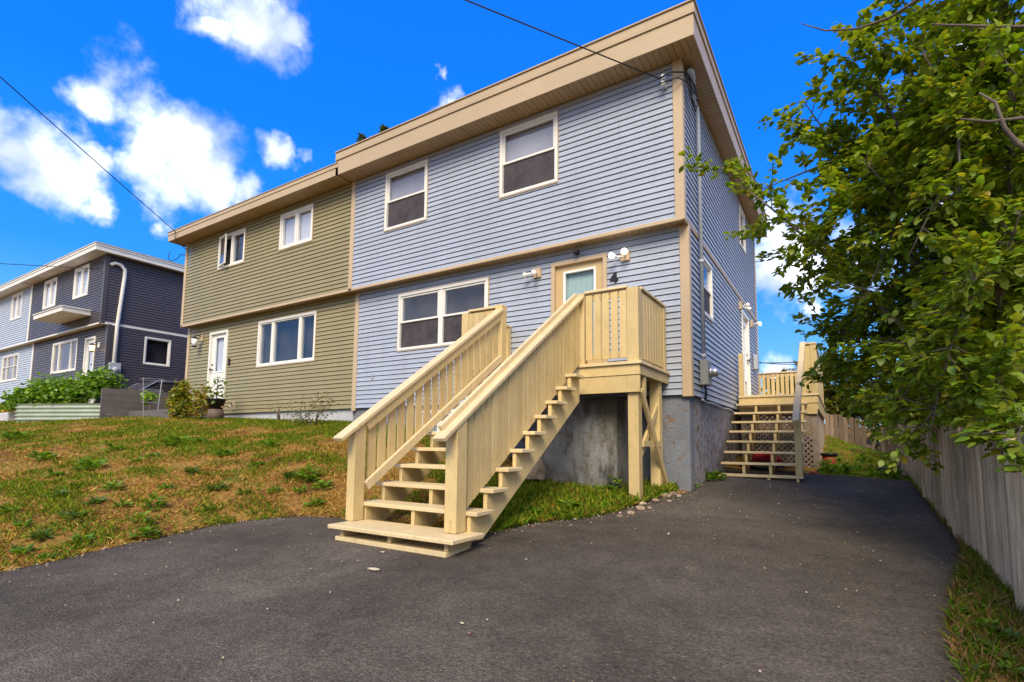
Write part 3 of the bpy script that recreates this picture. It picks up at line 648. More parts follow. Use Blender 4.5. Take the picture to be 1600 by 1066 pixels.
# old concrete stoop under the landing, its end broken off
def stoop():
    out = [(-.80,-.4),(-.80,1.34),(-1.92,1.34),(-1.96,1.1),(-2.03,.86),(-2.0,.72),(-2.14,.60),(-2.20,.42),(-2.36,.30),(-2.33,.12),(-2.42,-.05),(-2.36,-.4)]
    y0, y1 = -.93, .03
    o = MB().prism([(x,y0,z) for x, z in out], (0,y1-y0,0)).build('concrete_stoop', M['stoop'])
    bm = bmesh.new(); bm.from_mesh(o.data); bmesh.ops.triangulate(bm, faces=bm.faces)
    for _ in range(4): bmesh.ops.subdivide_edges(bm, edges=[e for e in bm.edges if e.calc_length() > .10], cuts=1, use_grid_fill=False); bmesh.ops.triangulate(bm, faces=bm.faces)
    for v in bm.verts:
        k = max(0, min(1, (-1.85-v.co.x)/.25)); a = .004+.07*k
        v.co += Vector((mnoise.noise(v.co*5), mnoise.noise(v.co*5+Vector((9,0,0))), mnoise.noise(v.co*5+Vector((0,9,0)))))*a + Vector((mnoise.noise(v.co*17), mnoise.noise(v.co*17+Vector((9,0,0))), 0))*a*.5
    bm.to_mesh(o.data); bm.free()
    return o
tag(stoop(), 'stained old concrete block under the cream porch landing with one broken end', 'stoop')

# ------------------------------------------------------------------ side deck and stairs
sd = thing('side_deck', 'cream wooden side deck with lattice skirt and open steps by the driveway', 'deck', (.75,4,.2))
SZ, SY0, SY1, SX0, SX1 = 1.72, 3.85, 8.3, .06, 1.52
fr = box('deck_frame', (SX0+.03,SY0+.04,1.50), (SX1-.04,SY1,1.675), CRM, sd)
for i in range(30):
    y0 = SY0-.03+i*.149; box('deck_board', (SX0-.0,y0,1.68), (SX1+.02,y0+.143,SZ), CRL, fr)
box('rim_board', (SX0,SY0-.004,1.53), (SX1,SY0+.035,1.678), CRM, sd, bevel=.003)
box('rim_board', (SX0,SY0+.01,1.31), (SX1-.02,SY0+.045,1.526), CRM, sd, bevel=.003)
box('rim_board', (SX1-.04,SY0+.046,1.40), (SX1,SY1,1.678), CRM, sd, bevel=.003)
for k in range(8):
    yf, z = 1.53+.29*k, .20+.19*k; box('tread', (.05,yf,z-.038), (1.34,yf+.27,z), CRL, sd, bevel=.004)
for x in (.40, .82, 1.24):
    sb = MB(); stringer(sb, x, 1.55, .20, 8, .19, .29, .045, .24); sb.build('stringer', CRM, sd)
box('step_base', (.24,1.60,.0), (1.22,1.72,.165), M['oldwood'], sd)
MB().bar((1.29,1.12,1.06),(1.29,3.82,2.74),.095,.040).build('handrail', CRL, sd, bevel=.006)
MB().bar((1.31,1.16,1.00),(1.31,3.84,2.66),.04,.10).build('top_rail', CRM, sd, bevel=.003)
box('newel_post', (1.235,1.56,.202), (1.335,1.66,1.30), CRM, sd, bevel=.005)
box('newel_post', (.075,3.83,SZ), (.165,3.92,2.62), CRM, sd, bevel=.005)
for x0, y0 in ((1.22,SY0+.0), (SX1-.11,SY0+.0), (SX1-.11,SY1-.1)): box('rail_post', (x0,y0,SZ), (x0+.10,y0+.10,2.70), CRM, sd, bevel=.005)
flat_rail((1.24,SY0+.05), (SX1,SY0+.05), 3, 2.72, SZ, (0,-1), w=.10, parent=sd)
flat_rail((SX1-.06,SY0+.1), (SX1-.06,SY1), 36, 2.72, SZ, (1,0), w=.09, parent=sd)
flat_rail((-.6,SY1-.05), (SX1-.1,SY1-.05), 17, 2.72, SZ, (0,-1), w=.085, parent=sd)
for x, y in ((SX0+.02,SY0+.09), (SX1-.13,SY0+.06), (SX1-.13,SY1-.2)): box('support_post', (x,y,float(hz(x,y))-.2), (x+.1,y+.1,1.50), M['lattice'], sd)
def lattice(u0, u1, z0, z1, fn):
    mb = MB(); st = .105; w = .034; n = int((u1-u0+z1-z0)/st)+1
    for sgn, dy in ((1, 0), (-1, .012)):
        for i in range(n+1):
            a = u0-(z1-z0)+i*st
            # line u = a + t (or mirrored), z = z0 + t
            t0, t1 = max(0, u0-a), min(z1-z0, u1-a)
            if t1-t0 < .04: continue
            P, Q = (a+t0, z0+t0), (a+t1, z0+t1)
            if sgn < 0: P, Q = (u0+u1-P[0], P[1]), (u0+u1-Q[0], Q[1])
            mb.bar(fn(P[0],P[1],dy), fn(Q[0],Q[1],dy), w, .009, fn(0,0,1)-fn(0,0,0))
    return mb
l = lattice(SX0+.1, SX1-.1, .12, 1.31, lambda u, z, d: Vector((u, SY0+.06+d, z))).build('lattice', M['lattice'], sd); l['kind'] = 'stuff'
l = lattice(SY0+.1, SY1-.1, .25, 1.40, lambda u, z, d: Vector((SX1-.05-d, u, z))).build('lattice', M['lattice'], sd); l['kind'] = 'stuff'

# ------------------------------------------------------------------ wooden fences
def plank_mat(name, c, moss=.25):
    t = NT(name); g = t.noise(9, 6, .65, (9,9,.35)); col = t.ramp(g, [(.28, scl(c,.55)), (.5, c), (.72, scl(c,1.35))])
    col = t.mix(t.ramp(t.noise(1.6, 4), [(.5,0.0),(.72,moss)]), col, (.10,.11,.035)); col = t.mix(1.0, col, t.rnd(.32), 'MULTIPLY')
    t.bump(t.noise(30, 4, .6, (6,6,.25)), .6, .004); return t.done(col, .85, .15)
M['plank'] = plank_mat('weathered_grey_plank', (.50,.395,.265)); M['plank2'] = plank_mat('brown_grey_plank', (.22,.165,.12), .15); M['newplank'] = plank_mat('new_orange_plank', (.36,.20,.085), 0)
def fence(name, label, p, q, zt, mt, w=(.075,.115), gap=.009, lean=.014, jag=.03, back=.05, holes=(), odd={}):
    p, q = Vector(p), Vector(q); d = q-p; Lh = d.length; d.normalize(); nrm = Vector((-d.y, d.x, 0))
    f = thing(name, label, 'fence', (*((p+q)/2).xy, float(hz((p.x+q.x)/2, (p.y+q.y)/2)))); ang = math.atan2(d.y, d.x); s_ = 0; i = 0
    meshes = [MB().add([(-.5,-.009,0),(.5,-.009,0),(.5,.009,0),(-.5,.009,0),(-.5+a,-.009,1),(.5-b,-.009,1-c),(.5-b,.009,1-c),(-.5+a,.009,1)],[(0,3,2,1),(4,5,6,7),(0,1,5,4),(1,2,6,5),(2,3,7,6),(3,0,4,7)]).mesh('board', mt) for a, b, c in ((0,0,0),(.05,0,.006),(0,.06,.01))]
    while s_ < Lh:
        ww = random.uniform(*w); c = p+d*(s_+ww/2); zb = float(hz(c.x, c.y))-.03; top = zt(s_/Lh)+random.uniform(-jag, jag)
        if not any(a < s_/Lh < b for a, b in holes):
            me = random.choice(meshes)
            o = bpy.data.objects.new('board', me); link(o, f, Matrix.Translation((c.x+nrm.x*random.uniform(-.011,.011), c.y+nrm.y*random.uniform(-.011,.011), zb)) @ Matrix.Rotation(ang+random.uniform(-.03,.03), 4, 'Z') @ Matrix.Rotation(random.uniform(-lean,lean), 4, 'Y') @ Matrix.Diagonal((ww-gap,1,top-zb,1)))
            if i in odd: o.data = me.copy(); o.data.materials[0] = odd[i]; o['label'] = 'newer orange brown fence board'
        s_ += ww; i += 1
    for hfrac in (.25, .85):
        a = p-nrm*back; b = q-nrm*back; za, zb_ = float(hz(p.x,p.y)), float(hz(q.x,q.y))
        MB().bar((a.x,a.y,za+(zt(0)-za)*hfrac),(b.x,b.y,zb_+(zt(1)-zb_)*hfrac),.04,.085).build('rail', mt, f)
    for k in range(int(Lh/2.2)+1):
        c = p+d*min(Lh, k*2.2)-nrm*(back+.06); z = float(hz(c.x,c.y)); box('fence_post', (c.x-.045,c.y-.045,z-.2), (c.x+.045,c.y+.045,zt(min(1,k*2.2/Lh))-.03), mt, f)
    return f
FXX = 2.86
fence('plank_fence', 'weathered grey board fence running along the driveway', (FXX,3.4,0), (FXX,-6.2,0), lambda t: 1.07-.42*t, M['plank'], odd={44: M['newplank']}, back=-.05)
fence('plank_fence', 'taller leaning old board fence beside the back lawn', (2.98,6.6,0), (2.84,3.42,0), lambda t: 1.62-.22*t, M['plank'], lean=.05, jag=.06, w=(.10,.15), back=-.05)
fence('plank_fence', 'brown board fence across the far end of the back lawn', (-1.5,10.4,0), (3.6,9.6,0), lambda t: 1.75-.62*max(0,(t-.5)*2), M['plank2'], w=(.11,.15), gap=.012, jag=.03, holes=((.78,.80),(.82,.835),(.86,.875)), back=-.05)

# ------------------------------------------------------------------ fittings on the walls
def floodlight(label, basis, x, z, bulbs, group=None):
    """twin-head flood lamp on a tan plate; bulbs: list of (dx, dz, aim vector, lit)"""
    t = thing('floodlight', label, 'wall light', basis @ Vector((x,-.02,z)), group)
    box('mounting_plate', (x-.075,-.06,z-.09), (x+.075,-.0,z+.09), M['trim'], t, basis, bevel=.006)
    for dx, dz, aim, lit in bulbs:
        a = Vector(aim).normalized(); p0 = Vector((x+dx*.3,-.06,z-.02)); p1 = Vector((x+dx,-.11,z+dz)); p2 = p1+a*.13
        hd = MB().tube([p0, p1], .014, 8).tube([p1, p1+a*.05], [.022,.026], 12).build('lamp_holder', M['lampglass'], t, basis, smooth=True)
        MB().tube([p1+a*.05, p1+a*.085, p1+a*.12, p1+a*.135], [.024,.044,.050,.038], 16).build('bulb', M['lit'] if lit else M['lampglass'], hd, basis, smooth=True)
    return t
floodlight('unlit twin floodlight on tan plate left of the tan front door', FRONT(0,0,0), -2.62, 3.71, [(-.10,-.02,(-.8,-.5,-.25),False),(.02,-.03,(.1,-.9,-.2),False)])
floodlight('lit twin floodlight on tan plate right of the tan front door', FRONT(0,0,0), -.98, 3.72, [(-.13,-.01,(-.35,-.9,-.1),True),(.02,-.0,(.25,-.9,.05),True)])
floodlight('unlit twin floodlight above the side door of the blue house', SIDE(0,0,0), 4.66, 3.86, [(-.06,-.02,(-.5,-.8,-.1),False),(.10,-.03,(.5,-.8,-.3),False)])
floodlight('lit twin floodlight behind the side door near the back corner', SIDE(0,0,0), 6.35, 3.78, [(-.06,-.02,(-.5,-.8,-.1),False),(.10,-.0,(.4,-.9,.1),True)])
n4 = MB().prism([(x-1.25,-.036,z+3.305) for x, z in [(x_*.85,z_*.85) for x_, z_ in [(.095,.0),(.14,.0),(.14,.042),(.17,.042),(.17,.08),(.14,.08),(.14,.20),(.10,.20),(.0,.08),(.0,.042),(.095,.042)]]], (0,.012,0))
tag(n4.build('house_number', M['black']), 'black numeral 4 on the blue siding beside the front door', 'house number')
sc_ = thing('security_camera', 'small black security camera above the tan front door', 'camera', (-1.84,0,3.92))
MB().box((-1.87,-.03,3.90),(-1.81,-.0,3.98)).build('bracket', M['black'], sc_); MB().tube([(-1.84,-.03,3.95),(-1.84,-.07,3.94)], .012).tube([(-1.86,-.05,3.93),(-1.80,-.14,3.90)], .036, 12).build('camera_body', M['black'], sc_, smooth=True)
# electric service of the blue house
em = thing('electric_meter', 'grey electric meter box with round glass dial on blue side wall', 'meter', (.05,.6,1.6))
box('meter_box', (.025,.50,1.62), (.15,.78,2.02), M['greybox'], em, bevel=.01)
MB().lathe((.15,.66,1.83), [(.085,0),(.085,.03),(.075,.035),(.072,.10),(.055,.125),(.0,.13)], 20, 'x').build('dial', M['steel'], em, smooth=True)
MB().tube([(.09,.56,1.62),(.09,.60,1.52),(.07,.68,1.45),(.05,.72,1.40)], .018).build('cable', M['rubber'], em, smooth=True)
mast = thing('service_conduit', 'grey conduit pipe up the blue side wall to a weatherhead', 'conduit', (.06,.55,2.0))
MB().tube([(.07,.60,2.0),(.07,.60,6.05),(.07,.50,6.25),(.085,.20,6.42)], .032, 12).build('pipe', M['pvc'], mast, smooth=True)
for z in (2.06, 3.6, 5.2): MB().tube([(.07,.60,z),(.07,.60,z+.06)], .040, 12).build('coupling', M['pvc'], mast, smooth=True)
MB().tube([(.085,.24,6.38),(.09,.12,6.48),(.095,.02,6.50),(.095,-.06,6.44)], [.038,.06,.065,.045], 12).build('weatherhead', M['pvc'], mast, smooth=True)
ins = thing('wire_bracket', 'small porcelain insulator bracket at the top corner of the blue house', 'bracket', (-.25,-.25,6.25))
box('bracket', (-.27,-.30,6.16), (-.19,-.23,6.34), M['steel'], ins)
for z in (6.19, 6.30): MB().lathe((-.23,-.36,z-.03), [(.02,0),(.035,.01),(.022,.03),(.035,.05),(.02,.06)], 12).build('insulator', M['lampglass'], ins, smooth=True)
def cat(p, q, sag, n=14):
    p, q = Vector(p), Vector(q); return [p.lerp(q, i/n)-Vector((0,0,sag*4*(i/n)*(1-i/n))) for i in range(n+1)]
def wire(label, p, q, sag, r=.008, name='overhead_wire', extra=()):
    mb = MB().tube(cat(p, q, sag, 20), r, 6)
    for e in extra: mb.tube(e, r*.9, 6)
    return tag(mb.build(name, M['rubber'], smooth=True), label, 'wire')
A = Vector((-.27,-.40,6.26)); B = at(735, -2, 'z', 6.75)
far = A+(B-A).normalized()*26
wire('black service wire running to the top corner of the blue house', A, far, .12, .010)
loop = lambda c, r0, ph: [Vector((c[0]+.02*math.sin(t*2), c[1]+r0*math.cos(t+ph), c[2]+r0*.75*math.sin(t+ph))) for t in np.linspace(0, 5.2, 16)]
lw = MB().tube([A, (-.1,-.40,6.30), (.10,-.25,6.32), (.16,.0,6.24), (.17,.18,6.05), (.12,.22,5.95), (.11,.05,6.02), (.10,-.05,6.35)], .012, 6).tube([A+Vector((0,0,-.08)), (0,-.36,6.20), (.12,-.15,6.19), (.17,.10,6.10), (.14,.16,6.0), (.1,-.02,6.1), (.1,-.06,6.38)], .010, 6)
tag(lw.build('drip_loop', M['rubber'], smooth=True), 'looped black cables between insulator and conduit weatherhead', 'cable')
tag(MB().tube([(.09,-.03,6.40),(.11,.02,6.12),(.14,.14,6.0),(.15,.22,6.10),(.13,.10,6.17)], .009, 6).build('drip_loop', M['pvc'], smooth=True), 'looped pale grey cable below the weatherhead', 'cable')
# wires of the olive house
G = at(274, 362, 'y', -.68); H2 = at(-30, 78, 'z', 7.6); w2 = G+(H2-G).normalized()*28
wire('black wire sloping down to the corner of the olive house roof', G, w2, .25, .011, extra=[[G, G+Vector((-.02,.0,-.16)), G+Vector((-.02,.1,-.30)), G+Vector((-.1,.42,-.42))]])
c0 = Vector((-14.95,-.15,6.30)); tag(MB().tube([c0, c0+Vector((-.16,-.05,.05)), c0+Vector((-.3,-.1,-.10)), c0+Vector((-.62,-.15,-.12)), c0+Vector((-.72,-.15,.05)), c0+Vector((-.62,-.15,.2))], .010, 6).build('drip_loop', M['rubber'], smooth=True), 'small black cable loop off the corner of the olive house', 'cable')
K = Vector((DX-.15,-OV-.12,6.80)); H3 = at(-20, 408, 'z', 7.05)
wire('thin black wire crossing to the charcoal house', K, K+(H3-K).normalized()*24, .12, .012)
back0, back1 = at(1150, 560, 'y', 26), at(1300, 566, 'y', 26)
wire('distant black wire above the side deck', back0, back1, .25, .018); wire('second distant black wire above the side deck', at(1150, 566, 'y', 27), at(1300, 563, 'y', 27), .1, .03)
# charcoal house electrics
cm = thing('service_conduit', 'white conduit pipe with curved top on charcoal side wall', 'conduit', (DX+.05,.30,3))
MB().tube([(DX+.07,.22,2.55),(DX+.07,.24,4.9),(DX+.07,.34,6.65),(DX+.07,.33,6.92),(DX+.07,.20,7.06),(DX+.07,.02,7.08),(DX+.07,-.10,6.98)], .062, 12).build('pipe', M['whitefascia'], cm, smooth=True)
mm = thing('electric_meter', 'pale grey electric meter box on charcoal side wall', 'meter', (DX+.05,.25,3.1)); box('meter_box', (DX+.03,.08,3.0), (DX+.16,.42,3.45), M['pvc'], mm, bevel=.01); MB().lathe((DX+.16,.25,3.2), [(.1,0),(.1,.05),(.07,.1)], 14, 'x').build('dial', M['pvc'], mm, smooth=True)
def lantern(label, x, y, z, lit):
    t = thing('wall_lantern', label, 'wall light', (x,y,z))
    box('back_plate', (x-.05,y-.05,z-.02), (x+.05,y-.0,z+.16), M['trim'] if not lit else M['whitefascia'], t, bevel=.005)
    MB().tube([(x,y-.05,z+.12),(x-.03,y-.15,z+.15),(x-.05,y-.2,z+.10)], .012).build('arm', M['black'], t, smooth=True)
    cx, cy = x-.05, y-.2
    MB().lathe((cx,cy,z-.02), [(.012,.11),(.085,.08),(.09,.06)], 10).lathe((cx,cy,z-.22), [(.02,-.0),(.06,.02),(.065,.04)], 10).build('cap', M['black'], t, smooth=True)
    MB().lathe((cx,cy,z-.18), [(.06,0),(.085,.20)], 10).build('lantern_glass', M['warmlit'] if lit else M['lampglass'], t, smooth=True)
lantern('black carriage lantern left of the white olive house door', -13.86, -.02, 3.58, False)
lantern('glowing wall lantern beside the charcoal house door', DX-.55, -.02, 4.05, True)
tag(box('doorbell', (-12.43,-.055,2.75), (-12.36,-.02,2.95), M['black'], bevel=.01), 'small black doorbell right of the white olive house door', 'doorbell')
fc = thing('hose_tap', 'small outdoor tap low on the olive siding', 'tap', (-12.05,-.05,1.6)); MB().tube([(-12.05,-.01,1.62),(-12.05,-.12,1.62),(-12.05,-.15,1.56)], .018, 8).build('spout', M['steel'], fc, smooth=True); MB().box((-12.13,-.035,1.52),(-11.98,-.02,1.72)).build('back_plate', M['trim'], fc); MB().lathe((-12.05,-.09,1.64), [(.01,0),(.01,.04),(.035,.045),(.035,.055)], 10).build('handle', M['black'], fc)
tag(box('wall_vent', (-14.74-.02,.5,2.35), (-14.74-.16,.85,2.62), M['pvc'], bevel=.01), 'pale grey vent box on the left wall of the olive house', 'vent')
tag(box('hook', (-6.75,-.05,2.05), (-6.73,-.018,2.16), M['pvc']), 'tiny grey hook on the blue siding near the olive house', 'hook')
tag(MB().tube([(.03,.6,1.40)]+[(.035+.008*math.sin(y*7), y, 1.395+.012*math.sin(y*5)-.01*y) for y in np.arange(.9,3.8,.2)], .016, 6).build('wall_cable', M['pvc'], smooth=True), 'thin cable along the bottom of the blue side siding', 'cable')
bx = thing('utility_box', 'pale grey utility box near the back corner of the blue house', 'box', (.05,6.7,2.8)); box('box_body', (.025,6.45,2.62), (.13,6.75,3.0), M['pvc'], bx, bevel=.01)

# ------------------------------------------------------------------ foliage
def leaf_shape(kind):
    # outline on x (width), y (length), small fold in z; unit length
    if kind == 'oval': pts = [(0,0,0),(.24,.20,.07),(.31,.48,.08),(.17,.80,.03),(0,1,-.06),(-.17,.80,.03),(-.31,.48,.08),(-.24,.20,.07)]; tr = [(0,1,7),(1,2,6),(1,6,7),(2,3,5),(2,5,6),(3,4,5)]
    elif kind == 'blade': pts = [(-.035,0,0),(.035,0,0),(.028,.55,.05),(-.028,.55,.05),(0,1,.2)]; tr = [(0,1,2),(0,2,3),(3,2,4)]
    else: pts = [(0,0,0),(.22,.35,.05),(0,1,-.05),(-.22,.35,.05)]; tr = [(0,1,2),(0,2,3)]
    return np.array(pts), np.array(tr)
def leaves_arrays(pos, dirs, ups, size, tone, kind):
    """pos (n,3), dirs growth direction, ups leaf normal; returns V, F, C"""
    P, T = leaf_shape(kind); n = len(pos); d = dirs/np.linalg.norm(dirs,axis=1,keepdims=True); s = np.cross(d, ups); s /= np.linalg.norm(s,axis=1,keepdims=True)+1e-9; u = np.cross(s, d)
    sz = size[:,None,None]; V = pos[:,None,:]+sz*(P[None,:,0:1]*s[:,None,:]+P[None,:,1:2]*d[:,None,:]+P[None,:,2:3]*u[:,None,:])
    Fq = T[None]+(np.arange(n)*len(P))[:,None,None]; C = np.repeat(np.concatenate([tone, np.ones((n,1))],1)[:,None,:], len(P), 1)
    return V.reshape(-1,3), Fq.reshape(-1,3), C.reshape(-1,4)
def rv(n): v = rng.normal(size=(n,3)); return v/np.linalg.norm(v,axis=1,keepdims=True)
def tones(n, cols, wts=None, jit=.18):
    c = np.array(cols)[rng.choice(len(cols), n, p=wts)]; return np.clip(c*(1+jit*rng.normal(size=(n,1)))*(1+.08*rng.normal(size=(n,3))), .004, 1)
def leaf_mesh(name, pos, size, cols, wts=None, kind='oval', up=.6, droop=.2, dirs=None):
    n = len(pos); d = dirs if dirs is not None else rv(n)*np.array([1,1,.5])-np.array([0,0,droop]); nn = rv(n)*(1-up)+np.array([0,0,up])
    V, Fq, C = leaves_arrays(np.asarray(pos), d, nn, size*rng.uniform(.7,1.25,n), tones(n, cols, wts), kind)
    return np_mesh(name, V, Fq, M['leaf'], C)
GREEN = [(.075,.125,.018),(.055,.10,.015),(.10,.15,.02),(.14,.15,.02)]
def shrub(name, label, blobs, n, size, cols, wts=None, group=None, base=None, kind='oval', cat='shrub', stem=True, up=.5):
    """blobs: list of (centre, radii); leaves fill shells of the blobs"""
    pts = []; vol = np.array([b[1][0]*b[1][1]*b[1][2] for b in blobs])**.67; vol /= vol.sum()
    for (c, r), w in zip(blobs, vol):
        k = int(n*w)+1; v = rv(k)*(rng.uniform(.35,1.0,(k,1))**.6)*(1+.22*rng.normal(size=(k,1))); pts.append(np.array(c)+v*np.array(r))
    pts = np.concatenate(pts); b = Vector(base) if base is not None else Vector((blobs[0][0][0], blobs[0][0][1], float(hz(blobs[0][0][0], blobs[0][0][1]))))
    pts = pts[pts[:,2] > b.z-.02]
    t = thing(name, label, cat, b, group)
    o = link(bpy.data.objects.new('foliage', leaf_mesh('foliage', pts, size, cols, wts, kind, up)), t); o['kind'] = 'stuff'
    if stem:
        mb = MB()
        for k in range(5):
            c, r = blobs[k % len(blobs)]; e = Vector(c)+Vector(rv(1)[0])*min(r)*.4; mb.tube([b-Vector((0,0,.08)), b.lerp(e,.5)+Vector(rv(1)[0])*.04, e], [.018,.012,.005], 6)
        mb.build('stem', M['bark'], t, smooth=True)
    return t
def ground_at(px, py):
    d = ray(px, py); t = 1.5
    while t < 45:
        P = CAM+d*t
        if P.z < float(hz(P.x, P.y)): break
        t += .03 if t < 8 else .08
    return CAM+d*t
# ---- lawn blades
def grass():
    xs, ys = [], []
    def scatter(x0, x1, y0, y1, dens):
        n = int((x1-x0)*(y1-y0)*dens); xs.append(rng.uniform(x0,x1,n)); ys.append(rng.uniform(y0,y1,n))
    scatter(-8,-.2,-7.4,0,3000); scatter(-13,-8,-6.5,0,1900); scatter(-20,-13,-5,0,900); scatter(-8,-4.3,-3.2,0,800)
    x = np.concatenate(xs); y = np.concatenate(ys)
    def nz(f, ox): return np.array([mnoise.noise(Vector((a*f+ox, b*f, 1.3))) for a, b in zip(x, y)])
    n1, n2 = nz(.9, 0), nz(2.8, 40)
    lush = np.clip((y+1.5)/1.2, 0, 1)*np.clip((-4-x)/1.5, 0, 1)*.55
    right = ((x > -1.3)|((x > -2.3)&(y > -2.9)))*.45
    g = n1*.6+n2*.55+lush+right-.04
    bare = (n2 < -.28)&(lush < .2)&(right < .1)
    keep = ~in_drive(x, y, -.06)&~((x > -2.3)&(x < -.7)&(y > -.95))&(~bare|(rng.random(len(x)) < .25)); x, y, g, n2 = x[keep], y[keep], g[keep], n2[keep]; n = len(x)
    z = np.where(in_drive(x, y, .02), np.maximum(hz(x, y), np.where(y < 0, .07*y, .1*y)+.006), hz(x, y)-.01)
    green = g+.17*rng.normal(size=n) > .05
    straw = tones(n, [(.45,.28,.07),(.34,.195,.045),(.50,.35,.11),(.23,.115,.03)]); gr = tones(n, [(.11,.18,.014),(.16,.21,.018),(.08,.15,.012),(.24,.23,.025)])
    col = np.where(green[:,None], gr, straw); h = np.where(green, rng.uniform(.035,.095,n), rng.uniform(.025,.075,n))*(1+np.clip(right[keep] if False else 0,0,1))
    h = h*np.where((x > -2.3)&(y > -3.4), 1.7, 1.0)
    d = rv(n)*np.array([.8,.8,.1]); d[:,2] = rng.uniform(.35,1.0,n)*np.where(green,1,.55)
    V, Fq, C = leaves_arrays(np.stack([x,y,z],1), d, rv(n), h, col, 'blade')
    V2 = V.reshape(n,5,3); c = V2[:,:1,:]; w = 1.6+0*h; V2[:,0:4] += (V2[:,0:4]-V2[:,[1,0,3,2]])*.9
    o = link(bpy.data.objects.new('lawn_grass', np_mesh('lawn_grass', V2.reshape(-1,3), Fq, M['grass'], C))); o['kind'] = 'stuff'; o['label'] = 'dry patchy grass on the sloping front lawn'
    # back lawn and the strip along the fence
    xs.clear(); ys.clear(); scatter(1.5,2.9,2.5,9.8,900); scatter(2.3,2.9,-5.6,-1.6,3200); scatter(2.65,2.86,-1.6,2.6,500)
    x = np.concatenate(xs); y = np.concatenate(ys); keep = ~in_drive(x, y, .0); x, y = x[keep], y[keep]; n = len(x); z = hz(x, y)-.01
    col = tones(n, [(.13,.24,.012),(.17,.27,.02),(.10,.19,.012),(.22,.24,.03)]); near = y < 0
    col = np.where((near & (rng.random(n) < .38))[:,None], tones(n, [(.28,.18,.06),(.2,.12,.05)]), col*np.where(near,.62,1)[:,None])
    d = rv(n)*np.array([.8,.8,.1]); d[:,2] = rng.uniform(.3,1.0,n)
    V, Fq, C = leaves_arrays(np.stack([x,y,z],1), d, rv(n), rng.uniform(.04,.12,n), col, 'blade'); V2 = V.reshape(n,5,3); V2[:,0:4] += (V2[:,0:4]-V2[:,[1,0,3,2]])*.2
    o = link(bpy.data.objects.new('back_grass', np_mesh('back_grass', V2.reshape(-1,3), Fq, M['grass'], C))); o['kind'] = 'stuff'; o['label'] = 'bright green grass behind the driveway and along the fence'
grass()
# ---- weeds, each a rosette of its own
def weed_mesh(n, size, h, cols, kind='oval', spread=.5):
    a = rng.uniform(0, 2*math.pi, n); r = rng.uniform(0,spread,n); pos = np.stack([np.cos(a)*r*.6, np.sin(a)*r*.6, rng.uniform(.05,1,n)*h*(1.15-r/spread*.6)],1)
    d = np.stack([np.cos(a), np.sin(a), rng.uniform(.0,.9,n)],1); return leaf_mesh('weed_leaves', pos, size, cols, None, kind, .7, 0, d)
WG = [(.14,.26,.018),(.19,.31,.025),(.11,.205,.016)]
WM = [weed_mesh(46,.085,.11,WG,'oval',.17), weed_mesh(36,.07,.07,WG,'oval',.14), weed_mesh(60,.075,.16,WG,'oval',.18), weed_mesh(40,.12,.06,[(.12,.19,.03),(.09,.16,.03)],'tri',.14)]
spots = [(67,720,0,1),(140,735,0,1.3),(177,767,0,1),(240,797,2,1.25),(224,824,2,1.1),(227,842,0,1.4),(150,788,3,1),(112,810,3,1.1),(36,824,1,1),(65,842,3,1.2),(36,866,1,1.2),(68,876,1,1),(13,802,1,1),(275,697,0,1.3),(340,766,3,1.1),(380,772,1,1),(481,753,2,1.5),(429,770,1,1),(351,714,0,1),(312,694,1,1.2),(216,723,1,1),(125,850,0,1),(94,777,3,1),(494,790,1,1.3),(23,688,0,1),(240,717,1,1),(192,792,1,1),(325,798,1,1),(505,765,0,1.2),(455,745,3,1),(470,770,1,1.1),(400,728,1,1),(300,740,3,1),(260,765,1,1),(85,745,1,1),(180,705,1,1.1),(420,700,0,1)]
for i, (px, py, k, s_) in enumerate(spots):
    p = ground_at(px, py); d = (p-CAM).length; s_ *= max(.75, d/9.0)*.95
    o = bpy.data.objects.new('weed_plant', WM[k]); link(o, None, Matrix.Translation(p) @ Matrix.Rotation(random.uniform(0,6.28),4,'Z') @ Matrix.Scale(s_,4)); tag(o, 'low green leafy weed growing in the dry sloping lawn', 'weed', 'weeds in the sloping lawn')
for (px, py, k, s_, lab) in [(925,745,2,1.9,'bushy green weed against the stained concrete stoop'),(1115,752,0,1.35,'bright green weed at the foot of the blue foundation beside the steps'),(1083,762,1,.95,'small green weed at the corner of the blue foundation'),(960,772,2,1.2,'leafy clump between the stoop and the porch post'),(888,800,0,1.2,'low weed in the grass right of the front stairs'),(830,805,1,1.2,'low weed by the lower right side of the front stairs')]:
    p = ground_at(px, py); o = bpy.data.objects.new('weed_plant', WM[k]); link(o, None, Matrix.Translation(p) @ Matrix.Rotation(random.uniform(0,6.28),4,'Z') @ Matrix.Scale(s_,4)); tag(o, lab, 'weed')
for (px, py, k, s_) in [(1500,905,1,.55),(1512,928,3,.5),(1525,950,1,.55),(1545,985,0,.5),(1530,1010,3,.5),(1560,1030,1,.6),(1490,1040,1,.4),(1585,1060,0,.5),(1500,960,1,.5),(1520,1060,3,.5),(1550,945,1,.5),(1575,1000,3,.55)]:
    p = ground_at(px, py); o = bpy.data.objects.new('weed_plant', WM[k]); link(o, None, Matrix.Translation(p) @ Matrix.Rotation(random.uniform(0,6.28),4,'Z') @ Matrix.Scale(s_,4)); tag(o, 'weed between the asphalt edge and the grey board fence', 'weed', 'weeds along the grey fence')
for (px, py, k, s_) in [(1300,735,2,1.0),(1320,742,0,1.2),(1345,738,2,1.1),(1370,745,1,1.2),(1395,748,2,1.0),(1310,722,1,1.2),(1350,722,0,1.1),(1290,740,2,1.1)]:
    p = ground_at(px, py); o = bpy.data.objects.new('weed_plant', WM[k]); link(o, None, Matrix.Translation(p) @ Matrix.Rotation(random.uniform(0,6.28),4,'Z') @ Matrix.Scale(s_*1.2,4)); tag(o, 'lush green weed on the back lawn past the asphalt', 'weed', 'weeds on the back lawn')

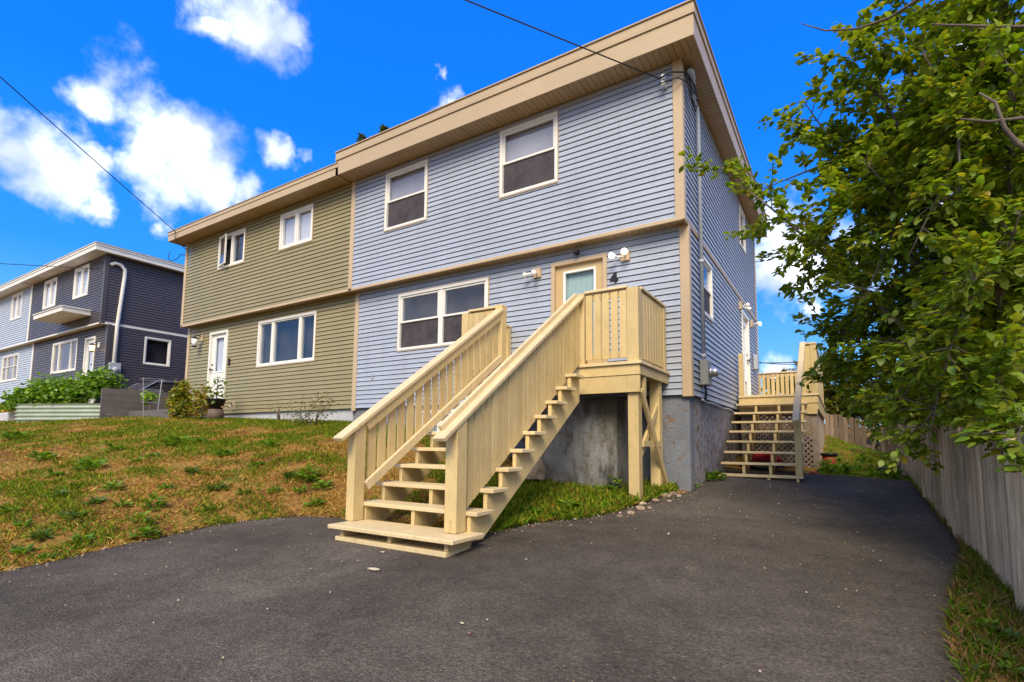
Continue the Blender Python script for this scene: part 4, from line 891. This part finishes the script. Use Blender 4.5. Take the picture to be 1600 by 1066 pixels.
# ---- the big tree over the fence
def tree(name, label, base, trunk_pts, tips, cols, wts, nleaf, lsize, twig=.55, rad=.09, parts=True):
    t = thing(name, label, 'tree', base); tb = [Vector(p) for p in trunk_pts]
    MB().tube(tb, [rad*(1-.5*i/(len(tb)-1)) for i in range(len(tb))], 10).build('trunk', M['bark'], t, smooth=True)
    P, D = [], []; tw = MB()
    for tip in tips:
        tip = Vector(tip); k = random.randint(1, len(tb)-1); s0 = tb[k]; L = (tip-s0).length; mid = s0.lerp(tip,.5)+Vector((0,0,L*.10))+Vector(rv(1)[0])*L*.06
        pts = [s0, s0.lerp(mid,.5)+Vector(rv(1)[0])*.05, mid, mid.lerp(tip,.5)+Vector(rv(1)[0])*.05, tip]; rr = rad*.33
        MB().tube(pts, [rr,rr*.8,rr*.6,rr*.38,rr*.12], 7).build('branch', M['bark'], t, smooth=True)
        for j in range(int(9+L*6.5)):
            f = random.uniform(.22,1.0)**.75; seg = min(3, int(f*4)); p = pts[seg].lerp(pts[seg+1], f*4-seg)
            e = p+Vector(rv(1)[0]*np.array([1,1,.75]))*random.uniform(.3,1)*twig+(tip-s0).normalized()*.15; tw.tube([p, p.lerp(e,.5)+Vector((0,0,.03)), e], [.006,.004,.002], 4, cap=False)
            m_ = max(4, int(nleaf))
            for q in range(m_):
                a = random.random()**.6; P.append(tuple(p.lerp(e, a)+Vector(rv(1)[0])*.05)); v = (e-p).normalized()+Vector(rv(1)[0])*.9; D.append((v.x, v.y, v.z*.6-.15))
    o = tw.build('twigs', M['bark'], t); o['kind'] = 'stuff'
    P = np.array(P); D = np.array(D); n = len(P); col = tones(n, cols, wts); size = lsize*rng.uniform(.6,1.2,n); ups = rv(n)*.45+np.array([0,0,.75])
    idx = np.arange(n)
    if parts:
        rel = P-np.array(CAM); dep = rel@np.array(CF); x = CX+F_PX*(rel@np.array(CR))/dep; y = CY-F_PX*(rel@np.array(CU))/dep; vis = (dep > .5)&(x > 0)&(x < 1600)&(y > 0)&(y < 1066)
        order = idx[vis][np.argsort((dep/size)[vis])][:300]; rest = np.setdiff1d(idx, order)
        V, Fq, C = leaves_arrays(P[rest], D[rest], ups[rest], size[rest], col[rest], 'oval')
        mss = []
        for c in range(8): v, f, cc = leaves_arrays(np.zeros((1,3)), np.array([[0,1.,0]]), np.array([[0,0,1.]]), np.ones(1), tones(1, cols, wts), 'oval'); mss.append(np_mesh('leaf', v, f, M['leaf'], cc))
        for i in order:
            dd = Vector(D[i]).normalized(); s_ = dd.cross(Vector(ups[i])).normalized(); uu = s_.cross(dd); mt = Matrix((s_, dd, uu)).transposed().to_4x4(); mt.translation = Vector(P[i])
            link(bpy.data.objects.new('leaf', mss[i % 8]), t, mt @ Matrix.Scale(float(size[i]), 4))
    else: V, Fq, C = leaves_arrays(P, D, ups, size, col, 'oval')
    o = link(bpy.data.objects.new('crown', np_mesh('crown', V, Fq, M['leaf'], C)), t); o['kind'] = 'stuff'; return t
tb = Vector((3.36,-1.05,float(hz(3.36,-1.05))-.1))
tips = [at(1132,268,'y',-1.4), at(1180,300,'y',-1.2), at(1250,150,'y',-1.2), at(1240,215,'y',-1.0), at(1238,395,'y',-.7), at(1255,440,'y',-.5), at(1268,510,'y',-.3), at(1285,565,'y',.0), at(1330,90,'y',-1.5), at(1390,20,'y',-1.7), at(1420,-70,'y',-1.8),
        at(1335,625,'y',-.6), at(1400,655,'y',-1.4), at(1455,670,'y',-2.2), at(1480,-90,'y',-2.2), at(1570,-60,'y',-2.6), at(1590,120,'y',-2.8), at(1595,330,'y',-3.0), at(1520,440,'y',-3.1), at(1420,400,'y',-2.5), at(1350,250,'y',-2.0), at(1410,540,'y',-2.2), at(1560,600,'y',-2.9),
        at(1450,180,'y',-2.4), at(1500,300,'y',-2.8), at(1480,560,'y',-2.7), at(1350,470,'y',-1.6), at(1330,340,'y',-1.5), at(1440,80,'y',-2.1), at(1530,30,'y',-2.4), at(1310,420,'y',.2), at(1360,560,'y',.3), at(1400,460,'y',-.5), at(1470,450,'y',-.5), at(1500,200,'y',-.8), at(1420,280,'y',-.6), at(1550,500,'y',-1.2), at(1450,620,'y',-.6), at(1380,150,'y',-.6), at(1640,250,'y',-2.5), at(1650,500,'y',-2.6), at(1300,330,'y',-1.1), at(1590,680,'y',-3.2),
        at(1300,600,'y',.6), at(1360,640,'y',.4), at(1420,600,'y',.2), at(1480,640,'y',-.4), at(1530,655,'y',-1.2), at(1320,520,'y',.6), at(1390,500,'y',.8), at(1450,540,'y',.5), at(1520,580,'y',.3), at(1580,560,'y',.2), at(1560,420,'y',.6), at(1500,400,'y',.8), at(1590,250,'y',.2), at(1600,640,'y',-1.5), at(1450,240,'y',.3), at(1540,330,'y',.4), at(1380,390,'y',.5)]
TC = [(.215,.300,.022),(.155,.240,.018),(.290,.350,.030),(.115,.175,.014),(.32,.30,.025)]
tree('broadleaf_tree', 'large leafy green tree leaning over the grey board fence', tb, [tb, (3.36,-1.06,.9), (3.33,-1.1,1.9), (3.36,-1.15,2.9), (3.42,-1.3,3.9), (3.4,-1.5,4.8)], tips, TC, [.34,.28,.23,.12,.03], 38, .086, .60, .10)
# bare branch stubs in front of the crown
tag(MB().tube([at(1252,37,'y',-2.6), at(1290,48,'y',-2.6), at(1340,45,'y',-2.6), at(1390,28,'y',-2.7), at(1440,-5,'y',-2.8), at(1500,-60,'y',-2.9), (3.4,-1.4,4.6)], [.004,.007,.009,.011,.013,.016,.02], 7).build('bare_branch', M['bark'], smooth=True), 'long bare branch reaching out of the leafy tree against the sky', 'branch')
tag(MB().tube([at(1455,38,'y',-2.9), at(1510,40,'y',-2.9), at(1570,42,'y',-2.9), at(1640,40,'y',-2.9), (3.44,-1.3,4.1)], [.006,.009,.011,.014,.02], 7).build('bare_branch', M['bark'], smooth=True), 'straight bare branch across the top of the leafy tree', 'branch')
tag(MB().tube([at(1500,186,'y',-3.1), at(1545,190,'y',-3.1), at(1620,182,'y',-3.1), (3.4,-1.3,3.3)], [.007,.010,.014,.02], 7).tube([at(1530,145,'y',-3.1), at(1555,160,'y',-3.1), at(1570,200,'y',-3.1), at(1590,225,'y',-3.1), at(1640,250,'y',-3.0)], [.006,.010,.014,.018,.02], 7).build('bare_branch', M['bark'], smooth=True), 'pale forked dead branch beside the trunk of the leafy tree', 'branch')
# trees beyond the back fence
YG = [(.16,.16,.018),(.09,.12,.014),(.05,.075,.012),(.24,.20,.02)]
for k, (x, y, h, r, lab) in enumerate([(2.2,11.6,3.0,1.5,'yellow green bushy tree behind the brown back fence'),(3.6,11.0,2.8,1.4,'dark green bushy tree behind the corner of the back fence'),(4.6,8.4,3.4,1.5,'dense green tree beyond the leaning old fence'),(.9,13.5,3.0,1.6,'far green bushy tree past the side deck'),(3.75,6.4,2.9,1.0,'green bush rising behind the middle of the board fence'),(3.55,3.2,2.6,.8,'shaded green bush behind the grey board fence near the big tree'),(4.1,9.0,3.2,1.2,'tall green bush behind the far corner of the fences'),(4.0,.6,2.4,.9,'shaded green bush behind the trunk of the big tree')]):
    g = float(hz(x, y)); tp = [Vector((x,y,g+h*.55))+Vector(rv(1)[0]*np.array([r,r,h*.38]))*random.uniform(.6,1) for _ in range(22)]
    tree('bushy_tree', lab, (x,y,g), [(x,y,g-.1),(x+.05,y,g+.5),(x,y+.05,g+h*.45)], tp, YG if k in (0,3) else TC, [.35,.3,.2,.15] if k in (0,3) else [.25,.3,.15,.25,.05], 22, .13, .5, .06, parts=False)
def spruce(label, x, y, h):
    g = 1.5; t = thing('spruce_tree', label, 'tree', (x,y,g)); MB().tube([(x,y,g-.2),(x,y,g+h)], [h*.018,.02], 8).build('trunk', M['bark'], t)
    P, D = [], []
    for i in range(2600):
        f = random.random()**.7; a = random.uniform(0,6.28); rr = (1-f)*h*.17*random.uniform(.2,1)+.05; zz = g+h*(.1+.9*f)-rr*.35
        rr *= (.35 if f > .8 else 1); P.append((x+math.cos(a)*rr, y+math.sin(a)*rr, zz)); D.append((math.cos(a), math.sin(a), random.uniform(-.4,.3)))
    n = len(P); V, Fq, C = leaves_arrays(np.array(P), np.array(D), rv(n)*.5+np.array([0,0,.6]), rng.uniform(.15,.4,n), tones(n, [(.05,.085,.02),(.07,.10,.03)]), 'tri')
    o = link(bpy.data.objects.new('crown', np_mesh('crown', V, Fq, M['leaf'], C)), t); o['kind'] = 'stuff'
for px, py, lab in ((566,205,'narrow spruce top showing above the olive and blue roof step'), (600,193,'wider spruce top showing above the blue roof edge'), (655,240,'low spruce top hidden mostly behind the blue roof')):
    p = at(px, py, 'y', 14.0); spruce(lab, p.x, p.y, p.z-1.7)
# far tree line over the deck rail
for k in range(7):
    x, y = -9+k*3.4, 34+random.uniform(-3,3); g = 2.0; tp = [Vector((x,y,g+1.4))+Vector(rv(1)[0]*np.array([1.9,1.5,1.3])) for _ in range(9)]
    tree('distant_tree', 'small distant green tree low on the horizon behind the side deck', (x,y,g-1.6), [(x,y,g-1.7),(x,y,g+.4),(x,y,g+1.2)], tp, TC, [.25,.3,.15,.25,.05], 7, .38, .6, .08, parts=False)['group'] = 'distant trees behind the deck'

# ------------------------------------------------------------------ things in the olive house's yard
p0, p1 = Vector((-19.2,-2.3,0)), Vector((-15.75,-.95,0)); pc = (p0+p1)/2; gz = float(hz(pc.x, pc.y)); ang = math.atan2(p1.y-p0.y, p1.x-p0.x); Lp = (p1-p0).length
M['galv'] = pmat('pale_green_corrugated_steel', (.36,.42,.33), .42, .08, 3, metal=.25, dirt=(.28,.28,.24))
pt = thing('raised_planter', 'long oval raised bed of pale green corrugated metal', 'planter', (pc.x,pc.y,gz))
def oval_ring(L, Wd, z, off):
    r = Wd/2+off; h = L/2-Wd/2; out = []
    for k in range(40):
        a = 2*math.pi*k/40; out.append((math.cos(a)*r+(h if math.cos(a) > 0 else -h), math.sin(a)*r, z))
    return out
mb = MB(); zz = np.linspace(-.15,.42,30); rings = [oval_ring(Lp, 1.1, z, .028*math.cos((z+.15)/.57*2*math.pi*5)) for z in zz]
mb.add([v for r_ in rings for v in r_], [(i*40+k, i*40+(k+1)%40, (i+1)*40+(k+1)%40, (i+1)*40+k) for i in range(29) for k in range(40)])
pb = Matrix.Translation((pc.x,pc.y,gz)) @ Matrix.Rotation(ang,4,'Z'); mb.build('corrugated_side', M['galv'], pt, pb, smooth=True)
MB().add(oval_ring(Lp,1.06,.34,0), [tuple(range(40))]).build('soil', M['soil'], pt, pb)
blobs = [((pc.x-1.1+q*.6, pc.y-.45+q*.24, gz+.8+random.uniform(-.12,.2)), (.62,.5,.50)) for q in range(4)]+[((pc.x-1.7,pc.y-.7,gz+.5),(.6,.5,.45))]
shrub('planter_bush', 'big bright green bush overflowing the corrugated raised bed', blobs, 6500, .125, [(.15,.30,.018),(.11,.24,.015),(.21,.36,.03),(.07,.15,.012)], None, base=(pc.x,pc.y,gz+.3))
M['greyboard'] = pmat('dark_grey_painted_board', (.115,.105,.10), .7, .1, 4, rnd=.08, bump=.3)
lw_ = thing('board_wall', 'low grey wall of horizontal boards beside the corrugated raised bed', 'wall', (-15.2,-.5,1.3))
for k in range(5): box('board', (-15.25,-1.85,1.22+k*.178), (-15.20,.9,1.22+k*.178+.172), M['greyboard'], lw_)
for y in (-1.8, -.5, .8): box('wall_post', (-15.34,y,1.1), (-15.255,y+.09,2.08), M['greyboard'], lw_)
box('board', (-15.19,-1.2,1.2), (-12.9,-1.15,1.50), M['greyboard'], lw_)
cg = thing('tomato_cage', 'thin wire plant cage standing by the low grey board wall', 'plant cage', (-14.4,-1.0,1.27)); cgm = MB(); cx, cy, cz = -14.4, -1.0, 1.27
for a in (0,1,2,3): cgm.tube([(cx+.20*math.cos(a*1.57+.4),cy+.20*math.sin(a*1.57+.4),cz-.05),(cx+.30*math.cos(a*1.57+.4),cy+.30*math.sin(a*1.57+.4),cz+1.12)], .008, 5)
for z, r_ in ((.45,.24),(.80,.27),(1.10,.30)): cgm.tube([(cx+r_*math.cos(t),cy+r_*math.sin(t),cz+z) for t in np.linspace(0,2*math.pi,17)], .007, 5)
cgm.build('wire_frame', M['steel'], cg)
shrub('tomato_plant', 'pale green leaf tuft growing in the wire plant cage', [((cx-.1,cy,cz+.62),(.16,.16,.14))], 60, .14, [(.2,.34,.03)], base=(cx,cy,cz))
YS = [(.20,.24,.018),(.26,.26,.02),(.13,.18,.014),(.30,.24,.02)]
shrub('yellow_shrub', 'upright yellow green shrub at the corner of the olive house', [((-12.55,-1.1,1.60),(.30,.28,.42)),((-12.5,-1.1,1.95),(.22,.2,.3))], 900, .10, YS, base=(-12.55,-1.1,1.24))
shrub('leggy_shrub', 'loose yellowing shrub between the yellow shrub and the potted plant', [((-11.9,-.9,1.58),(.42,.3,.32)),((-12.0,-.8,1.85),(.25,.2,.25))], 420, .10, YS+[(.24,.13,.03)], base=(-11.9,-.9,1.22))
pp = thing('potted_plant', 'dark pot with a leafy plant on a stump in front of the white door', 'potted plant', (-11.55,-.75,1.24)); px_, py_ = -11.55, -.75
MB().lathe((px_,py_,1.22), [(.20,0),(.19,.15),(.17,.26)], 14).build('stump', M['oldwood'], pp, smooth=True); MB().lathe((px_,py_,1.485), [(.15,0),(.21,.22),(.225,.23),(.225,.26),(.19,.26),(.18,.22)], 16).build('pot', M['black'], pp, smooth=True)
MB().tube([(px_,py_,1.7),(px_+.02,py_,2.05),(px_-.01,py_,2.35)], [.014,.01,.005], 6).build('stem', M['bark'], pp)
P = np.array([[px_,py_,1.78]])+rv(70)*np.array([.30,.26,.22])*rng.uniform(.3,1,(70,1))+np.array([0,0,.2])*rng.integers(0,3,(70,1)); o = link(bpy.data.objects.new('leaves', leaf_mesh('leaves', P, .12, [(.16,.26,.03),(.09,.17,.02)])), pp); o['kind'] = 'stuff'
shrub('dry_shrub', 'scrubby dry shrub with small white flowers by the olive foundation', [((-7.75,-.75,1.28),(.42,.35,.34)),((-7.45,-.7,1.45),(.28,.25,.28)),((-8.15,-.75,1.2),(.3,.3,.22))], 800, .055, [(.12,.12,.025),(.20,.15,.05),(.08,.09,.02),(.60,.58,.50)], [.4,.25,.27,.08], base=(-7.7,-.75,1.0), kind='tri')
shrub('dry_shrub', 'thin dry seedhead stalks against the olive siding', [((-9.35,-.45,1.42),(.55,.1,.22))], 110, .05, [(.22,.15,.06),(.14,.11,.03)], base=(-9.35,-.45,1.1), kind='tri')
rk = np.array
tag(box('concrete_curb', (-23.2,-2.6,1.05), (-19.6,-2.3,1.50), M['foundgrey'], bevel=.02), 'pale concrete curb left of the corrugated raised bed', 'curb')
shrub('flower_clump', 'low yellow flowering clump on the pale concrete curb', [((-21.0,-2.4,1.62),(.9,.25,.18))], 300, .11, [(.55,.38,.03),(.14,.2,.03),(.35,.14,.02)], base=(-21,-2.4,1.5), stem=False)
tp = [Vector((-27.5,-3.2,2.7))+Vector(rv(1)[0]*np.array([.7,.7,1.2])) for _ in range(14)]
tree('small_tree', 'dark small tree at the window of the pale blue house', (-27.5,-3.2,float(hz(-27.5,-3.2))), [(-27.5,-3.2,1.0),(-27.5,-3.2,1.9),(-27.5,-3.2,2.6)], tp, TC, [.25,.25,.1,.35,.05], 9, .15, .4, .05, parts=False)
# parked car between the houses
def car(x, y, z):
    c = thing('parked_car', 'dark car parked between the olive and charcoal houses', 'car', (x,y,z)); pm = pmat('dark_car_paint', (.02,.022,.028), .25, .05, 2, spec=.6)
    prof = [(-2.15,.35),(-2.2,.62),(-2.1,.82),(-1.25,.95),(-.55,1.42),(.2,1.49),(1.05,1.44),(1.85,1.02),(2.15,.95),(2.2,.55),(2.1,.32)]
    b = MB(); n = len(prof)
    for sx, k in ((-.86,1),(-.80,0),(.80,0),(.86,1)):
        pass
    secs = []
    for sx in (-.88,-.80,0,.80,.88): secs.append([(x+sx*(1 if zz < .97 else .80), y+yy, z+(zz if abs(sx) < .85 else min(zz,.95) if zz > .95 else zz)-(.02 if abs(sx) == .80 else 0)) for yy, zz in prof])
    vs = [v for s_ in secs for v in s_]; fs = [(i*n+k, i*n+(k+1)%n, (i+1)*n+(k+1)%n, (i+1)*n+k) for i in range(4) for k in range(n)]+[tuple(range(n)), tuple(range(5*n-1,4*n-1,-1))]
    b.add(vs, fs); b.build('body', pm, c, smooth=False, bevel=.0)
    for sx in (-1, 1):
        MB().prism([(x+sx*.80,y+yy,z+zz) for yy, zz in [(-1.15,.98),(-.55,1.34),(.2,1.41),(.95,1.36),(1.6,1.02)]], (sx*.02,0,0)).build('side_window', M['room'], c)
        MB().tube([(x+sx*.72,y-1.2,z+.98),(x+sx*.69,y-.55,z+1.43),(x+sx*.68,y+.2,z+1.50),(x+sx*.69,y+1.0,z+1.45)], .018, 6).build('roof_rail', M['steel'], c)
        for yy in (-1.35, 1.35):
            w_ = MB().lathe((x+sx*.72,y+yy,z+.33), [(.31,0),(.33,sx*.05),(.33,sx*.17),(.29,sx*.2)], 18, 'x').build('wheel', M['rubber'], c, smooth=True); MB().lathe((x+sx*.90,y+yy,z+.33), [(.2,0),(.18,sx*.03)], 12, 'x').build('rim', M['steel'], w_)
    MB().add([(x-.68,y-1.24,z+.985),(x+.68,y-1.24,z+.985),(x+.60,y-.60,z+1.425),(x-.60,y-.60,z+1.425)], [(0,1,2,3)]).build('windscreen', M['room'], c)
    for sx in (-.6,.6): box('headlight', (x+sx-.18,y-2.19,z+.62), (x+sx+.18,y-2.12,z+.76), M['lampglass'], c)
car(-17.3, .6, 1.12)

# ------------------------------------------------------------------ odds and ends on the ground
def rock(p, r, seed): 
    bm = bmesh.new(); bmesh.ops.create_icosphere(bm, subdivisions=1, radius=r)
    for v in bm.verts: v.co = Vector((v.co.x*1.2, v.co.y, v.co.z*.6))*(1+.35*mnoise.noise(v.co/r*1.3+Vector((seed*3.1,0,0))))
    me = bpy.data.meshes.new('rubble_stone'); bm.to_mesh(me); bm.free(); me.materials.append(M['rub']); return me
M['rub'] = pmat('rubble', (.30,.225,.16), .9, .3, 12, rnd=.3, bump=.6)
rms = [rock(0, .06, s_) for s_ in range(4)]
for i, (px, py, s_) in enumerate([(1012,778,1.0),(1025,783,.8),(1040,776,1.2),(1052,772,1.0),(1060,776,.7),(1000,795,.9),(985,803,.8),(968,808,.6),(1030,770,.9),(1015,795,.5),(1046,784,.5),(845,762,1.6),(862,757,1.1),(1003,788,.7)]):
    p = ground_at(px, py); o = bpy.data.objects.new('rubble_stone', rms[i % 4]); link(o, None, Matrix.Translation(p+Vector((0,0,.01))) @ Matrix.Rotation(i*1.3,4,'Z') @ Matrix.Scale(s_,4)); tag(o, 'pale broken stone lying around the porch posts and stoop', 'stone', 'rubble by the porch')
def crumbs():
    n = 900; x, y = [], []
    for i in range(n):
        if i < 420:
            yy = random.uniform(-3.5,0); e = float(dl(yy)); x.append(e+abs(random.gauss(0,.18))*random.choice((1,1,1,-.4))); y.append(yy)
        elif i < 620: yy = random.uniform(-7,-3.5); x.append(float(dl(yy))+abs(random.gauss(0,.15))); y.append(yy)
        else: yy = random.uniform(-6.5,2.4); x.append(random.uniform(float(dl(yy)), float(dr(yy)))); y.append(yy)
    x, y = np.array(x), np.array(y); s_ = rng.uniform(.004,.013,n)**1.0*np.where(rng.random(n) < .05, 2.0, 1); z = np.where(y < 0, .07*y, .1*y)-.045*np.maximum(x,0)+.022
    T = np.array([(1,0,-.3),(-.5,.8,-.3),(-.6,-.7,-.3),(.1,.1,.6)]); Fc = np.array([(0,1,3),(1,2,3),(2,0,3),(0,2,1)]); a = rng.uniform(0,6.28,n); c, s2 = np.cos(a), np.sin(a)
    V = np.stack([x[:,None]+s_[:,None]*(T[None,:,0]*c[:,None]-T[None,:,1]*s2[:,None]), y[:,None]+s_[:,None]*(T[None,:,0]*s2[:,None]+T[None,:,1]*c[:,None]), z[:,None]+s_[:,None]*T[None,:,2]],2)
    C = np.repeat(np.concatenate([tones(n, [(.40,.34,.27),(.55,.50,.44),(.28,.2,.13)]), np.ones((n,1))],1)[:,None,:],4,1)
    o = link(bpy.data.objects.new('loose_grit', np_mesh('loose_grit', V.reshape(-1,3), (Fc[None]+4*np.arange(n)[:,None,None]).reshape(-1,3), M['grass'], C.reshape(-1,4)))); o['kind'] = 'stuff'; o['label'] = 'pale grit and crumbs scattered along the asphalt edge'
crumbs()
M['paintchip'] = pmat('cream_paint_chip', (.62,.52,.36), .7)
for px, py, L in ((598,868,.03),(585,895,.075),(722,982,.02)):
    p = ground_at(px, py); zt = drive_z(p.x,p.y)+.024; q = [(p.x+L*math.cos(a)*.9*random.uniform(.7,1.2), p.y+L*.35*math.sin(a)*random.uniform(.7,1.3), zt) for a in np.linspace(0,5.6,7)]
    tag(MB().prism(q, (0,0,.004)).build('paint_splash', M['paintchip']), 'small cream paint splash on the asphalt near the bottom step', 'paint splash', 'paint splashes on the asphalt')
M['red'] = pmat('faded_red_plastic', (.42,.06,.03), .55, .2, 6, dirt=(.2,.1,.05)); M['redcloth'] = pmat('red_cloth', (.32,.012,.02), .9, .3, 6, bump=.5)
bp = at(1296,726,'y',4.35); bg = float(hz(bp.x,4.35)); bk = thing('bucket', 'black and rusty red bucket on the back lawn beside the lattice', 'bucket', (bp.x,4.35,bg))
MB().lathe((bp.x,4.35,bg-.02), [(.10,0),(.125,.26),(.11,.26),(.09,.04)], 16).build('bucket_body', M['red'], bk, smooth=True); MB().lathe((bp.x,4.35,bg+.24), [(.15,0),(.16,.04),(.14,.05),(.12,.03)], 16).build('rim', M['black'], bk, smooth=True)
tpt = ground_at(1388,741); tag(MB().lathe((tpt.x,tpt.y,tpt.z), [(.17,0),(.18,.06),(.15,.11),(.08,.13),(.0,.13)], 16).build('upturned_pot', M['black'], smooth=True), 'black upturned pot lying in the back lawn grass', 'pot')
rc = MB(); 
def blob(name, c, r, mt, label, cat, seed):
    bm = bmesh.new(); bmesh.ops.create_icosphere(bm, subdivisions=3, radius=1)
    for v in bm.verts: k = 1+.35*mnoise.noise(v.co*1.7+Vector((seed,0,0)))+.12*mnoise.noise(v.co*5); v.co = Vector((v.co.x*r[0], v.co.y*r[1], max(-.3,v.co.z)*r[2]))*k+Vector(c)
    me = bpy.data.meshes.new(name); bm.to_mesh(me); bm.free(); me.materials.append(mt); tag(link(bpy.data.objects.new(name, me)), label, cat)
cp_ = at(833,738,'y',-1.12); blob('concrete_chunk', (cp_.x,-1.12,cp_.z-.02), (.20,.16,.24), M['rub'], 'rough broken brown concrete chunk beside the stoop under the front stairs', 'rubble', 3)
blob('cloth_heap', (.62,3.0,.42), (.26,.18,.14), M['redcloth'], 'crumpled red cloth under the side deck steps', 'cloth', 2)
blob('bag_heap', (.60,2.8,.30), (.34,.2,.10), M['rubber'], 'dark bag heap under the side deck steps', 'bag', 5)
pz = ground_at(1272,741); blob('plastic_scrap', (pz.x,pz.y,pz.z+.02), (.07,.05,.03), M['red'], 'small red plastic scrap at the corner of the lattice', 'scrap', 8)
for (a, b) in (((1400,735),(1418,722)), ((1408,742),(1416,725)), ((1330,705),(1350,712)), ((1412,748),(1420,738))):
    P1, P2 = ground_at(*a), ground_at(*b); P2 = P1+(P2-P1).normalized()*min(.6,(P2-P1).length); tag(MB().bar(P1+Vector((0,0,.04)), P2+Vector((0,0,.12)), .06, .025).build('scrap_board', M['plank2']), 'loose scrap board lying at the foot of the leaning old fence', 'board', 'scrap boards by the old fence')
